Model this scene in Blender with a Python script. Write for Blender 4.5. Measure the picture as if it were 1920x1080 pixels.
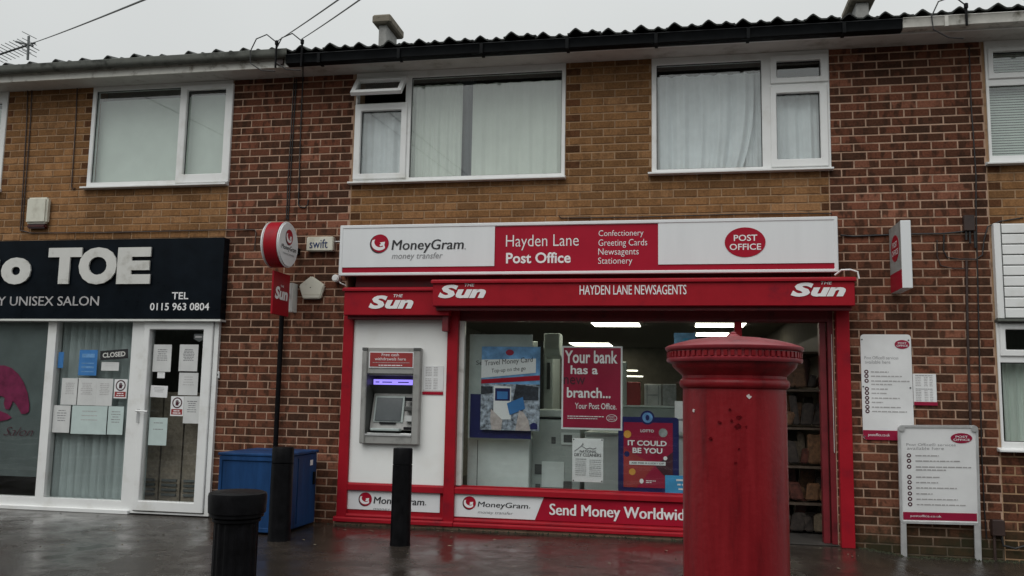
import bpy, bmesh, math, random
from mathutils import Vector, Matrix
random.seed(7)
R = math.radians
scn = bpy.context.scene
for o in list(bpy.data.objects): bpy.data.objects.remove(o)
C = scn.collection

# ------------------------------------------------------------------ camera
FPX = 1668.55                       # focal length in pixels of a 1920 wide picture
YAW, PITCH, ROLL = -.1872, .1199, .0179
CAM = Vector((3.2509, -8.34, 1.2557))
_f = Vector((math.sin(YAW)*math.cos(PITCH), math.cos(YAW)*math.cos(PITCH), math.sin(PITCH)))
_r0 = Vector((math.cos(YAW), -math.sin(YAW), 0)); _u0 = _r0.cross(_f)
_r = math.cos(ROLL)*_r0 + math.sin(ROLL)*_u0; _u = -math.sin(ROLL)*_r0 + math.cos(ROLL)*_u0
cd = bpy.data.cameras.new('camera'); cam = bpy.data.objects.new('camera', cd); C.objects.link(cam)
cd.sensor_width = 36; cd.lens = FPX/1920*36; cd.clip_end = 500; cd.clip_start = .05
cam.matrix_world = Matrix(((_r.x, _u.x, -_f.x, CAM.x), (_r.y, _u.y, -_f.y, CAM.y), (_r.z, _u.z, -_f.z, CAM.z), (0, 0, 0, 1)))
scn.camera = cam

# ------------------------------------------------------------------ sky, sun, exposure
SUN_EL, SUN_AZ = R(52), R(200)       # azimuth: sun stands behind the camera, a little left
w = bpy.data.worlds.new('World'); scn.world = w; w.use_nodes = True
nt = w.node_tree; nt.nodes.clear()
sky = nt.nodes.new('ShaderNodeTexSky'); sky.sky_type = 'NISHITA'; sky.sun_disc = False
sky.sun_elevation = SUN_EL; sky.sun_rotation = SUN_AZ; sky.air_density = 1.6; sky.dust_density = 6; sky.ozone_density = 1
hs = nt.nodes.new('ShaderNodeHueSaturation'); hs.inputs['Saturation'].default_value = .12; hs.inputs['Value'].default_value = .09
tc = nt.nodes.new('ShaderNodeTexCoord'); sep = nt.nodes.new('ShaderNodeSeparateXYZ')
rmp = nt.nodes.new('ShaderNodeValToRGB')     # thick cloud: brighter overhead than at the horizon, the same all round
rmp.color_ramp.elements[0].position = 0; rmp.color_ramp.elements[0].color = (.56, .585, .585, 1)
rmp.color_ramp.elements[1].position = .95; rmp.color_ramp.elements[1].color = (1.1, 1.12, 1.12, 1)
e = rmp.color_ramp.elements.new(.4); e.color = (.73, .755, .75, 1)
cn = nt.nodes.new('ShaderNodeTexNoise'); cn.inputs['Scale'].default_value = 2.6; cn.inputs['Detail'].default_value = 3
cm = nt.nodes.new('ShaderNodeMapRange'); cm.inputs['To Min'].default_value = .88; cm.inputs['To Max'].default_value = 1.1
mulc = nt.nodes.new('ShaderNodeMix'); mulc.data_type = 'RGBA'; mulc.blend_type = 'MULTIPLY'; mulc.inputs[0].default_value = 1
mixs = nt.nodes.new('ShaderNodeMix'); mixs.data_type = 'RGBA'; mixs.inputs[0].default_value = .9
bg = nt.nodes.new('ShaderNodeBackground'); bg.inputs['Strength'].default_value = 1.0
wo = nt.nodes.new('ShaderNodeOutputWorld'); L = nt.links.new
L(tc.outputs['Generated'], sep.inputs[0]); L(sep.outputs['Z'], rmp.inputs[0])
L(tc.outputs['Generated'], cn.inputs['Vector']); L(cn.outputs['Fac'], cm.inputs['Value'])
L(rmp.outputs[0], mulc.inputs[6]); L(cm.outputs[0], mulc.inputs[7])
L(sky.outputs[0], hs.inputs['Color']); L(hs.outputs[0], mixs.inputs[6]); L(mulc.outputs[2], mixs.inputs[7])
L(mixs.outputs[2], bg.inputs[0]); L(bg.outputs[0], wo.inputs[0])
sl = bpy.data.lights.new('sun', 'SUN'); sl.energy = 1.15; sl.angle = R(50); sl.color = (1, .985, .96)
so = bpy.data.objects.new('sun', sl); C.objects.link(so)
_sd = Vector((math.sin(SUN_AZ)*math.cos(SUN_EL), math.cos(SUN_AZ)*math.cos(SUN_EL), math.sin(SUN_EL)))
so.rotation_euler = _sd.to_track_quat('Z', 'Y').to_euler(); so.location = (0, -20, 20)
vs = scn.view_settings; vs.view_transform = 'Standard'; vs.look = 'None'; vs.exposure = 0; vs.gamma = 1; vs.use_curve_mapping = False

# ------------------------------------------------------------------ pixel <-> place
def ray(px, py): return _f + _r*((px-960)/FPX) - _u*((py-540)/FPX)
def P(px, py, Y=0.):                 # the point on the upright plane y = Y
    d = ray(px, py); return CAM + d*((Y-CAM.y)/d.y)
def G(px, py, z=0.):                 # the point on the level plane at height z
    d = ray(px, py); return CAM + d*((z-CAM.z)/d.z)
def pr(x0, y0, x1, y1, Y=0.):        # rectangle on y = Y -> X0, X1, Z0, Z1
    a = P(x0, y0, Y); b = P(x1, y1, Y); return (a.x, b.x, b.z, a.z)
def pix(v):
    d = Vector(v)-CAM; z = d.dot(_f); return 960+FPX*d.dot(_r)/z, 540-FPX*d.dot(_u)/z

# ------------------------------------------------------------------ materials
M = {}
def nodes(name):
    m = bpy.data.materials.new(name); m.use_nodes = True; n = m.node_tree
    M[name] = m; return m, n, n.nodes['Principled BSDF'], n.links.new
def mat(name, col, rough=.5, metal=0., spec=.5, vary=.12, scale=6., bump=0., bscale=60., rvary=.1, coat=0., emit=None, estr=0., stain=None, streak=False):
    m, n, b, L = nodes(name)
    b.inputs['Metallic'].default_value = metal; b.inputs['Specular IOR Level'].default_value = spec
    b.inputs['Coat Weight'].default_value = coat; b.inputs['Coat Roughness'].default_value = .15
    g = n.nodes.new('ShaderNodeNewGeometry')
    mp = n.nodes.new('ShaderNodeMapping'); L(g.outputs['Position'], mp.inputs['Vector'])
    if streak: mp.inputs['Scale'].default_value = (1, 1, .12)
    t = n.nodes.new('ShaderNodeTexNoise'); t.inputs['Scale'].default_value = scale; t.inputs['Detail'].default_value = 6; t.inputs['Roughness'].default_value = .62
    L(mp.outputs[0], t.inputs['Vector'])
    r = n.nodes.new('ShaderNodeValToRGB')
    lo = stain if stain else [c*(1-vary*2) for c in col]
    hi = [min(1, c*(1+vary)) for c in col]
    r.color_ramp.elements[0].position = .3; r.color_ramp.elements[1].position = .68
    r.color_ramp.elements[0].color = (*lo, 1); r.color_ramp.elements[1].color = (*hi, 1)
    if stain:
        e = r.color_ramp.elements.new(.45); e.color = (*col, 1)
    L(t.outputs['Fac'], r.inputs[0])
    if name == 'mortar': algae(n, L, g, r.outputs[0], b)
    else: L(r.outputs[0], b.inputs['Base Color'])
    mr = n.nodes.new('ShaderNodeMapRange'); mr.inputs['To Min'].default_value = max(.02, rough-rvary); mr.inputs['To Max'].default_value = min(1, rough+rvary)
    L(t.outputs['Fac'], mr.inputs['Value']); L(mr.outputs[0], b.inputs['Roughness'])
    if bump:
        t2 = n.nodes.new('ShaderNodeTexNoise'); t2.inputs['Scale'].default_value = bscale; t2.inputs['Detail'].default_value = 4
        L(g.outputs['Position'], t2.inputs['Vector'])
        bp = n.nodes.new('ShaderNodeBump'); bp.inputs['Strength'].default_value = bump; bp.inputs['Distance'].default_value = .01
        L(t2.outputs['Fac'], bp.inputs['Height']); L(bp.outputs[0], b.inputs['Normal'])
    if emit:
        b.inputs['Emission Color'].default_value = (*emit, 1); b.inputs['Emission Strength'].default_value = estr
    return m
def algae(n, L, g, col, b):          # green-black growth on the damp foot of the right-hand wall
    sx = n.nodes.new('ShaderNodeSeparateXYZ'); L(g.outputs['Position'], sx.inputs[0])
    no = n.nodes.new('ShaderNodeTexNoise'); no.inputs['Scale'].default_value = 4; no.inputs['Detail'].default_value = 5; L(g.outputs['Position'], no.inputs['Vector'])
    zz = n.nodes.new('ShaderNodeMath'); zz.operation = 'MULTIPLY_ADD'; zz.inputs[1].default_value = -.55; L(no.outputs['Fac'], zz.inputs[0]); L(sx.outputs['Z'], zz.inputs[2])
    r1 = n.nodes.new('ShaderNodeMapRange'); r1.inputs['From Min'].default_value = .08; r1.inputs['From Max'].default_value = -.22; r1.inputs['To Min'].default_value = 0; r1.inputs['To Max'].default_value = .85; L(zz.outputs[0], r1.inputs['Value'])
    r2 = n.nodes.new('ShaderNodeMapRange'); r2.inputs['From Min'].default_value = 4.5; r2.inputs['From Max'].default_value = 4.9; L(sx.outputs['X'], r2.inputs['Value'])
    f = n.nodes.new('ShaderNodeMath'); f.operation = 'MULTIPLY'; L(r1.outputs[0], f.inputs[0]); L(r2.outputs[0], f.inputs[1])
    m = n.nodes.new('ShaderNodeMix'); m.data_type = 'RGBA'; L(f.outputs[0], m.inputs[0]); L(col, m.inputs[6]); m.inputs[7].default_value = (.028, .03, .016, 1); L(m.outputs[2], b.inputs['Base Color'])
def brickmat(name, stops, flash, amount):
    m, n, b, L = nodes(name)
    a = n.nodes.new('ShaderNodeAttribute'); a.attribute_name = 'tone'
    r = n.nodes.new('ShaderNodeValToRGB'); el = r.color_ramp.elements
    el[0].position, el[1].position = stops[0][0], stops[-1][0]
    el[0].color, el[1].color = (*stops[0][1], 1), (*stops[-1][1], 1)
    for p_, c_ in stops[1:-1]:
        e = el.new(p_); e.color = (*c_, 1)
    L(a.outputs['Fac'], r.inputs[0])
    g = n.nodes.new('ShaderNodeNewGeometry')
    mp = n.nodes.new('ShaderNodeMapping'); mp.inputs['Scale'].default_value = (13, 1, 5.5); L(g.outputs['Position'], mp.inputs['Vector'])
    t = n.nodes.new('ShaderNodeTexNoise'); t.inputs['Scale'].default_value = 1; t.inputs['Detail'].default_value = 2
    L(mp.outputs[0], t.inputs['Vector'])
    k = n.nodes.new('ShaderNodeValToRGB'); k.color_ramp.elements[0].position = .5; k.color_ramp.elements[1].position = .6
    k.color_ramp.elements[0].color = (0, 0, 0, 1); k.color_ramp.elements[1].color = (amount,)*3+(1,)
    L(t.outputs['Fac'], k.inputs[0])
    mx = n.nodes.new('ShaderNodeMix'); mx.data_type = 'RGBA'; L(k.outputs[0], mx.inputs[0]); L(r.outputs[0], mx.inputs[6]); mx.inputs[7].default_value = (*flash, 1)
    t2 = n.nodes.new('ShaderNodeTexNoise'); t2.inputs['Scale'].default_value = 55; t2.inputs['Detail'].default_value = 5; L(g.outputs['Position'], t2.inputs['Vector'])
    t3 = n.nodes.new('ShaderNodeTexNoise'); t3.inputs['Scale'].default_value = 1.3; t3.inputs['Detail'].default_value = 4; L(g.outputs['Position'], t3.inputs['Vector'])
    ad = n.nodes.new('ShaderNodeMath'); ad.operation = 'ADD'; L(t2.outputs['Fac'], ad.inputs[0]); L(t3.outputs['Fac'], ad.inputs[1])
    mr = n.nodes.new('ShaderNodeMapRange'); mr.inputs['From Min'].default_value = .65; mr.inputs['From Max'].default_value = 1.35; mr.inputs['To Min'].default_value = .55; mr.inputs['To Max'].default_value = 1.42
    L(ad.outputs[0], mr.inputs['Value'])
    m2 = n.nodes.new('ShaderNodeMix'); m2.data_type = 'RGBA'; m2.blend_type = 'MULTIPLY'; m2.inputs[0].default_value = 1
    L(mx.outputs[2], m2.inputs[6]); L(mr.outputs[0], m2.inputs[7]); algae(n, L, g, m2.outputs[2], b)
    b.inputs['Roughness'].default_value = .85; b.inputs['Specular IOR Level'].default_value = .06
    bp = n.nodes.new('ShaderNodeBump'); bp.inputs['Strength'].default_value = .35; bp.inputs['Distance'].default_value = .006
    L(t2.outputs['Fac'], bp.inputs['Height']); L(bp.outputs[0], b.inputs['Normal'])
brickmat('brick_red', [(0, (.058, .03, .02)), (.25, (.096, .041, .025)), (.65, (.142, .054, .032)), (.88, (.175, .066, .04)), (1, (.25, .105, .066))], (.05, .026, .017), .8)
brickmat('brick_tan', [(0, (.17, .088, .04)), (.25, (.225, .115, .049)), (.75, (.268, .138, .06)), (1, (.3, .163, .078))], (.16, .08, .036), .5)
brickmat('brick_brown', [(0, (0.076, 0.037, 0.018)), (1, (0.152, 0.065, 0.031))], (0.064, 0.028, 0.014), .5)
mat('mortar', (.39, .255, .18), .9, vary=.22, scale=9, bump=.5, bscale=120, stain=(.2, .125, .085))
mat('mortar_tan', (.31, .195, .11), .9, vary=.22, scale=9, bump=.5, bscale=120, stain=(0.144, 0.086, 0.045))
mat('upvc', (.76, .77, .76), .36, vary=.04, scale=4, rvary=.08, stain=(.66, .66, .63))
mat('upvc_shade', (.62, .63, .6), .4, vary=.1, scale=5, stain=(.4, .4, .36))
mat('fascia_paint', (.62, .61, .56), .55, vary=.14, scale=7, stain=(.2, .17, .13), streak=False)
mat('fascia_white', (.7, .71, .7), .45, vary=.06, scale=4)
mat('soffit_paint', (.5, .49, .46), .65, vary=.12, scale=5, stain=(.33, .31, .27))
mat('gutter_grey', (.095, .1, .088), .6, spec=.25, vary=.3, scale=7, stain=(.022, .024, .02))
mat('gutter_black', (.006, .007, .008), .45, spec=.08, vary=.2, scale=9)
mat('gutter_white', (.5, .49, .45), .45, vary=.2, scale=8, stain=(.13, .12, .09))
mat('roof_tile', (.038, .042, .039), .7, vary=.35, scale=14, bump=.4, bscale=80)
mat('render_grey', (.3, .3, .285), .85, vary=.15, scale=8, bump=.3)
mat('concrete_cap', (.17, .15, .115), .9, vary=.25, scale=14, bump=.4, stain=(.07, .065, .045))
mat('shop_red', (.31, .009, .018), .42, spec=.15, vary=.12, scale=5, bump=.04, bscale=40, stain=(.22, .01, .02))
mat('shop_red_dark', (.15, .008, .014), .45, vary=.2, scale=6, stain=(.07, .005, .008))
mat('sign_red', (.36, .009, .028), .4, spec=.15, vary=.05, scale=3)
mat('sign_pink', (.3, .007, .042), .35, vary=.06, scale=3)
mat('sign_white', (.73, .75, .76), .35, vary=.02, scale=6, streak=True)
mat('panel_white', (.84, .85, .83), .4, vary=.03, scale=2.5, stain=(.8, .8, .77))
mat('board_white', (.76, .77, .77), .4, vary=.05, scale=3)
mat('letter_white', (.8, .8, .8), .4, vary=.03)
mat('letter_grey', (.25, .25, .26), .5, vary=.1)
mat('letter_pale', (.42, .41, .41), .5, vary=.1)
mat('letter_black', (.015, .015, .018), .5, vary=.1)
mat('letter_navy', (.01, .03, .12), .5)
mat('letter_plum', (.055, .004, .016), .6)
mat('salon_black', (.004, .007, .011), .3, spec=.1, vary=.2, scale=4, bump=.02)
mat('salon_letter', (.6, .6, .57), .4, vary=.06, scale=5, stain=(.42, .41, .37))
mat('aluminium', (.72, .73, .73), .35, metal=.55, vary=.08, scale=9)
mat('atm_grey', (.3, .3, .285), .42, vary=.08, scale=6, bump=.05, stain=(.2, .2, .19))
mat('atm_dark', (.09, .092, .088), .5, vary=.15)
mat('atm_black', (.012, .012, .014), .25)
mat('atm_screen', (.03, .036, .038), .12, emit=(.25, .32, .34), estr=.05)
mat('atm_light', (.3, .25, .9), .4, emit=(.33, .26, 1), estr=1.1)
mat('iron_black', (.005, .005, .006), .45, spec=.1, vary=.3, scale=14, bump=.12, bscale=40, rvary=.15)
mat('bin_blue', (.009, .04, .118), .5, spec=.16, vary=.6, scale=7, bump=.14, bscale=18, stain=(.006, .02, .055), streak=True)
mat('box_red', (.18, .006, .010), .36, spec=.3, vary=.28, scale=16, bump=.2, bscale=26, stain=(.11, .005, .008), rvary=.18, streak=True)
mat('box_red_skylit', (.22, .018, .027), .32, spec=.6, vary=.2, scale=10, bump=.15, bscale=35, stain=(.12, .015, .022))  # cap red made paler, its sky sheen put into the colour
mat('paint_flake', (.65, .6, .58), .6)
mat('paint_scab', (.1, .004, .007), .7, spec=.05, vary=.3, scale=60)
mat('cable_black', (.012, .012, .013), .5)
mat('wire_grey', (.1, .105, .105), .6)
mat('pipe_brown', (.04, .022, .018), .5, vary=.2)
mat('cream_plastic', (.62, .61, .52), .4, vary=.06, stain=(.48, .46, .38))
mat('cream_shade', (.5, .48, .38), .5)
mat('lens_red', (.06, .006, .006), .2)
mat('paper', (.6, .61, .6), .7, vary=.05)
mat('paper_green', (.5, .6, .58), .6, vary=.05)
mat('paper_ink', (.2, .2, .21), .7)
mat('poster_blue', (.045, .19, .47), .4, vary=.1)
mat('poster_navy', (.012, .014, .1), .35)
mat('poster_sky', (.15, .34, .62), .4, vary=.25, scale=9)
mat('poster_photo', (.34, .39, .46), .4, vary=.5, scale=24)
mat('poster_dark', (.03, .035, .05), .4, vary=.4, scale=30)
mat('poster_cyan', (.05, .33, .62), .4)
mat('skin_print', (.5, .44, .42), .5, vary=.15, scale=25)
mat('gold_print', (.6, .3, .05), .4)
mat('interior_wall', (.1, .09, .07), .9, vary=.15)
mat('interior_brick', (.2, .19, .165), .85, vary=.25, scale=16, bump=.4, bscale=30)
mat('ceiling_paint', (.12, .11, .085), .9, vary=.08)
mat('floor_vinyl', (.06, .055, .05), .5, vary=.25)
mat('cabinet_white', (.66, .74, .72), .45, vary=.05)
mat('cabinet_grey', (.4, .46, .44), .45, vary=.08)
mat('cabinet_dark', (.09, .1, .1), .5)
mat('screen_brown', (.24, .2, .155), .6, vary=.2, scale=30)
mat('wood_brown', (.09, .065, .045), .6, vary=.25, scale=20)
mat('carton_red', (.32, .03, .03), .5); mat('carton_grey', (.3, .32, .32), .5, vary=.2, scale=20); mat('carton_white', (.55, .57, .56), .5)
mat('packet_brown', (.1, .03, .02), .4, vary=.4, scale=25); mat('packet_tan', (.15, .075, .035), .45, vary=.35, scale=30); mat('packet_dark', (.04, .03, .024), .5, vary=.4, scale=30); mat('packet_cream', (.13, .1, .065), .5, vary=.3, scale=30)
mat('curtain_cream', (.72, .76, .69), .9, vary=.04, scale=3)
mat('gap_dark', (.1, .115, .125), .9, vary=.1)
mat('net_white', (.8, .83, .85), .9, vary=.06, scale=5)
mat('blind_green', (.68, .74, .68), .8, vary=.03)
mat('blind_slat', (.5, .57, .57), .7, vary=.12, scale=9, streak=True)
mat('frost_vinyl', (.12, .145, .145), .35, vary=.12, scale=3)
mat('logo_magenta', (.15, .008, .05), .4, vary=.2, scale=12)
mat('leaf_brown', (.2, .17, .12), .8, vary=.45, scale=9)
mat('moss', (.035, .04, .018), .95, vary=.4, scale=30, bump=.6)
mat('bank_green', (.035, .042, .03), .95, vary=.5, scale=.8, bump=.4, bscale=4)
mat('lamp_panel', (.9, .9, .85), .5, emit=(1, .96, .78), estr=7.)
mat('antenna_metal', (.12, .13, .13), .4, metal=.6)

def glassmat(name, tint, fres):
    m = bpy.data.materials.new(name); m.use_nodes = True; n = m.node_tree; n.nodes.clear(); L = n.links.new; M[name] = m
    t = n.nodes.new('ShaderNodeBsdfTransparent'); t.inputs[0].default_value = (*tint, 1)
    g = n.nodes.new('ShaderNodeBsdfGlossy'); g.inputs['Roughness'].default_value = .015
    lw = n.nodes.new('ShaderNodeLayerWeight'); lw.inputs['Blend'].default_value = .5
    pw = n.nodes.new('ShaderNodeMath'); pw.operation = 'POWER'; pw.inputs[1].default_value = 4.5; L(lw.outputs['Facing'], pw.inputs[0])
    f = n.nodes.new('ShaderNodeMath'); f.operation = 'MULTIPLY_ADD'; f.inputs[1].default_value = 1-fres; f.inputs[2].default_value = fres; L(pw.outputs[0], f.inputs[0])
    ge = n.nodes.new('ShaderNodeNewGeometry'); no = n.nodes.new('ShaderNodeTexNoise'); no.inputs['Scale'].default_value = 2.2
    L(ge.outputs['Position'], no.inputs['Vector'])
    bp = n.nodes.new('ShaderNodeBump'); bp.inputs['Strength'].default_value = .04; bp.inputs['Distance'].default_value = .02
    L(no.outputs['Fac'], bp.inputs['Height']); L(bp.outputs[0], g.inputs['Normal'])
    mx = n.nodes.new('ShaderNodeMixShader'); o = n.nodes.new('ShaderNodeOutputMaterial')
    L(f.outputs[0], mx.inputs[0]); L(t.outputs[0], mx.inputs[1]); L(g.outputs[0], mx.inputs[2]); L(mx.outputs[0], o.inputs[0])
glassmat('glass', (.95, .97, .965), .10)
glassmat('glass_shop', (.96, .975, .97), .05)

def wetmat():
    m, n, b, L = nodes('wet_concrete')
    g = n.nodes.new('ShaderNodeNewGeometry')
    def noise(s, d=5, r=.6):
        t = n.nodes.new('ShaderNodeTexNoise'); t.inputs['Scale'].default_value = s; t.inputs['Detail'].default_value = d; t.inputs['Roughness'].default_value = r
        L(g.outputs['Position'], t.inputs['Vector']); return t
    big, mid, fine = noise(.9, 4), noise(5, 6), noise(160, 3)
    r = n.nodes.new('ShaderNodeValToRGB'); el = r.color_ramp.elements
    el[0].position = .3; el[0].color = (.022, .018, .015, 1); el[1].position = .72; el[1].color = (.055, .045, .037, 1)
    L(mid.outputs['Fac'], r.inputs[0])
    sp = n.nodes.new('ShaderNodeValToRGB'); sp.color_ramp.elements[0].position = .32; sp.color_ramp.elements[0].color = (.7, .7, .7, 1); sp.color_ramp.elements[1].position = .7; sp.color_ramp.elements[1].color = (1.25, 1.23, 1.2, 1)
    L(fine.outputs['Fac'], sp.inputs[0])
    mu = n.nodes.new('ShaderNodeMix'); mu.data_type = 'RGBA'; mu.blend_type = 'MULTIPLY'; mu.inputs[0].default_value = 1
    L(r.outputs[0], mu.inputs[6]); L(sp.outputs[0], mu.inputs[7]); L(mu.outputs[2], b.inputs['Base Color'])
    pu = n.nodes.new('ShaderNodeValToRGB'); pu.color_ramp.elements[0].position = .43; pu.color_ramp.elements[0].color = (.3, .3, .3, 1)
    pu.color_ramp.elements[1].position = .57; pu.color_ramp.elements[1].color = (.06, .06, .06, 1)
    mix = n.nodes.new('ShaderNodeMath'); mix.operation = 'MULTIPLY_ADD'; mix.inputs[1].default_value = .3; L(mid.outputs['Fac'], mix.inputs[0])
    sc = n.nodes.new('ShaderNodeMath'); sc.operation = 'MULTIPLY'; sc.inputs[1].default_value = .7; L(big.outputs['Fac'], sc.inputs[0]); L(sc.outputs[0], mix.inputs[2])
    L(mix.outputs[0], pu.inputs[0]); L(pu.outputs[0], b.inputs['Roughness'])
    b.inputs['Specular IOR Level'].default_value = .45
    bp = n.nodes.new('ShaderNodeBump'); bp.inputs['Distance'].default_value = .012
    L(pu.outputs[0], bp.inputs['Strength']); L(fine.outputs['Fac'], bp.inputs['Height']); L(bp.outputs[0], b.inputs['Normal'])
wetmat()

# ------------------------------------------------------------------ mesh tools
OFF = {}                             # world place of the thing an object belongs to
def tag(o, label, cat, group=None):
    o['label'] = label; o['category'] = cat
    if group: o['group'] = group
    return o
def thing(name, label, cat, loc=(0, 0, 0), group=None):
    o = bpy.data.objects.new(name, None); C.objects.link(o); o.location = loc; o.empty_display_size = .1
    OFF[o] = Vector(loc); return tag(o, label, cat, group)
class Frame:                         # a flat face: u along, v up, n out of it
    def __init__(s, O, u, v, n): s.O, s.u, s.v, s.n = Vector(O), Vector(u).normalized(), Vector(v).normalized(), Vector(n).normalized()
    def at(s, u, v, t=0): return s.O + s.u*u + s.v*v + s.n*t
def WF(Y): return Frame((0, Y, 0), (1, 0, 0), (0, 0, 1), (0, -1, 0))
class MB:
    def __init__(s): s.v, s.f = [], []
    def add(s, vs, fs):
        k = len(s.v); s.v += [Vector(a) for a in vs]; s.f += [tuple(i+k for i in f) for f in fs]; return s
    def box(s, x0, x1, y0, y1, z0, z1):
        return s.add([(x, y, z) for x in (x0, x1) for y in (y0, y1) for z in (z0, z1)],
                     [(0, 1, 3, 2), (4, 6, 7, 5), (0, 4, 5, 1), (2, 3, 7, 6), (0, 2, 6, 4), (1, 5, 7, 3)])
    def fbox(s, F, u0, u1, v0, v1, t0, t1):
        return s.poly(F, [(u0, v0), (u1, v0), (u1, v1), (u0, v1)], t0, t1)
    def poly(s, F, pts, t0, t1):     # flat outline with thickness
        n = len(pts)
        vs = [F.at(u, v, t0) for u, v in pts]+[F.at(u, v, t1) for u, v in pts]
        return s.add(vs, [tuple(range(n-1, -1, -1)), tuple(range(n, 2*n))]+[(i, (i+1) % n, n+(i+1) % n, n+i) for i in range(n)])
    def ell(s, F, cu, cv, ru, rv, t0, t1, n=40):
        return s.poly(F, [(cu+ru*math.cos(2*math.pi*i/n), cv+rv*math.sin(2*math.pi*i/n)) for i in range(n)], t0, t1)
    def prism(s, pts, axis, a0, a1): # pts: (y, z) for axis x
        n = len(pts); vs = [(a0, p[0], p[1]) for p in pts]+[(a1, p[0], p[1]) for p in pts]
        return s.add(vs, [tuple(range(n)), tuple(range(2*n-1, n-1, -1))]+[(i, n+i, n+(i+1) % n, (i+1) % n) for i in range(n)])
    def tube(s, path, r, n=8, cap=True):
        path = [Vector(p) for p in path]; k = len(s.v); prev = None
        for i, p in enumerate(path):
            d = (path[min(i+1, len(path)-1)]-path[max(i-1, 0)]).normalized()
            a = d.cross(Vector((0, 1, 0)) if abs(d.y) < .9 else Vector((1, 0, 0))).normalized()
            if prev is not None and a.dot(prev) < 0: a = -a
            prev = a; b = d.cross(a)
            for j in range(n):
                q = 2*math.pi*j/n; s.v.append(p+(a*math.cos(q)+b*math.sin(q))*r)
        for i in range(len(path)-1):
            for j in range(n):
                s.f.append((k+i*n+j, k+i*n+(j+1) % n, k+(i+1)*n+(j+1) % n, k+(i+1)*n+j))
        if cap:
            s.f.append(tuple(k+j for j in range(n-1, -1, -1))); s.f.append(tuple(k+(len(path)-1)*n+j for j in range(n)))
        return s
    def lathe(s, prof, cx, cy, n=48):
        k = len(s.v)
        for r, z in prof:
            for j in range(n):
                q = 2*math.pi*j/n; s.v.append(Vector((cx+r*math.cos(q), cy+r*math.sin(q), z)))
        for i in range(len(prof)-1):
            for j in range(n):
                s.f.append((k+i*n+j, k+i*n+(j+1) % n, k+(i+1)*n+(j+1) % n, k+(i+1)*n+j))
        s.f.append(tuple(k+j for j in range(n-1, -1, -1))); s.f.append(tuple(k+(len(prof)-1)*n+j for j in range(n)))
        return s
    def build(s, name, m, parent=None, smooth=False, bevel=0., seg=1):
        o = OFF.get(parent, Vector((0, 0, 0))) if parent else Vector((0, 0, 0))
        me = bpy.data.meshes.new(name); me.from_pydata([v-o for v in s.v], [], s.f)
        bm = bmesh.new(); bm.from_mesh(me); bmesh.ops.recalc_face_normals(bm, faces=bm.faces)
        if bevel:
            es = [e for e in bm.edges if len(e.link_faces) == 2 and e.calc_face_angle(0) > .6]
            if es: bmesh.ops.bevel(bm, geom=es, offset=bevel, segments=seg, affect='EDGES', clamp_overlap=True)
        if smooth:
            for f in bm.faces: f.smooth = True
            for e in bm.edges:
                if len(e.link_faces) == 2 and e.calc_face_angle(0) > .7: e.smooth = False
        bm.to_mesh(me); bm.free(); me.materials.append(M[m])
        ob = bpy.data.objects.new(name, me); C.objects.link(ob)
        if parent: ob.parent = parent; OFF[ob] = o
        else: OFF[ob] = Vector((0, 0, 0))
        return ob
def struct(o): o['kind'] = 'structure'; return o
def plate(name, m, rect, holes, y0, y1, parent=None, bevel=.004):
    """upright plate X0,X1,Z0,Z1 with rectangular holes, y0 front, y1 back"""
    X0, X1, Z0, Z1 = rect
    hs = [(max(a, X0), min(b, X1), max(c, Z0), min(d, Z1)) for a, b, c, d in holes]
    xs = sorted({round(v, 5) for v in [X0, X1]+[q for h in hs for q in h[:2]]})
    zs = sorted({round(v, 5) for v in [Z0, Z1]+[q for h in hs for q in h[2:]]})
    bm = bmesh.new(); V = {}
    def vv(i, j):
        if (i, j) not in V: V[i, j] = bm.verts.new((xs[i], y0, zs[j]))
        return V[i, j]
    for i in range(len(xs)-1):
        for j in range(len(zs)-1):
            cx, cz = (xs[i]+xs[i+1])/2, (zs[j]+zs[j+1])/2
            if any(a < cx < b and c < cz < d for a, b, c, d in hs): continue
            bm.faces.new((vv(i, j), vv(i+1, j), vv(i+1, j+1), vv(i, j+1)))
    ex = bmesh.ops.extrude_face_region(bm, geom=list(bm.faces))
    bmesh.ops.translate(bm, verts=[g for g in ex['geom'] if isinstance(g, bmesh.types.BMVert)], vec=(0, y1-y0, 0))
    bmesh.ops.recalc_face_normals(bm, faces=bm.faces)
    if bevel:
        es = [e for e in bm.edges if len(e.link_faces) == 2 and e.calc_face_angle(0) > .6]
        bmesh.ops.bevel(bm, geom=es, offset=bevel, segments=1, affect='EDGES', clamp_overlap=True)
    off = OFF.get(parent, Vector((0, 0, 0))) if parent else Vector((0, 0, 0))
    bmesh.ops.translate(bm, verts=bm.verts, vec=-off)
    me = bpy.data.meshes.new(name); bm.to_mesh(me); bm.free(); me.materials.append(M[m])
    ob = bpy.data.objects.new(name, me); C.objects.link(ob); OFF[ob] = off
    if parent: ob.parent = parent
    return ob
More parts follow.
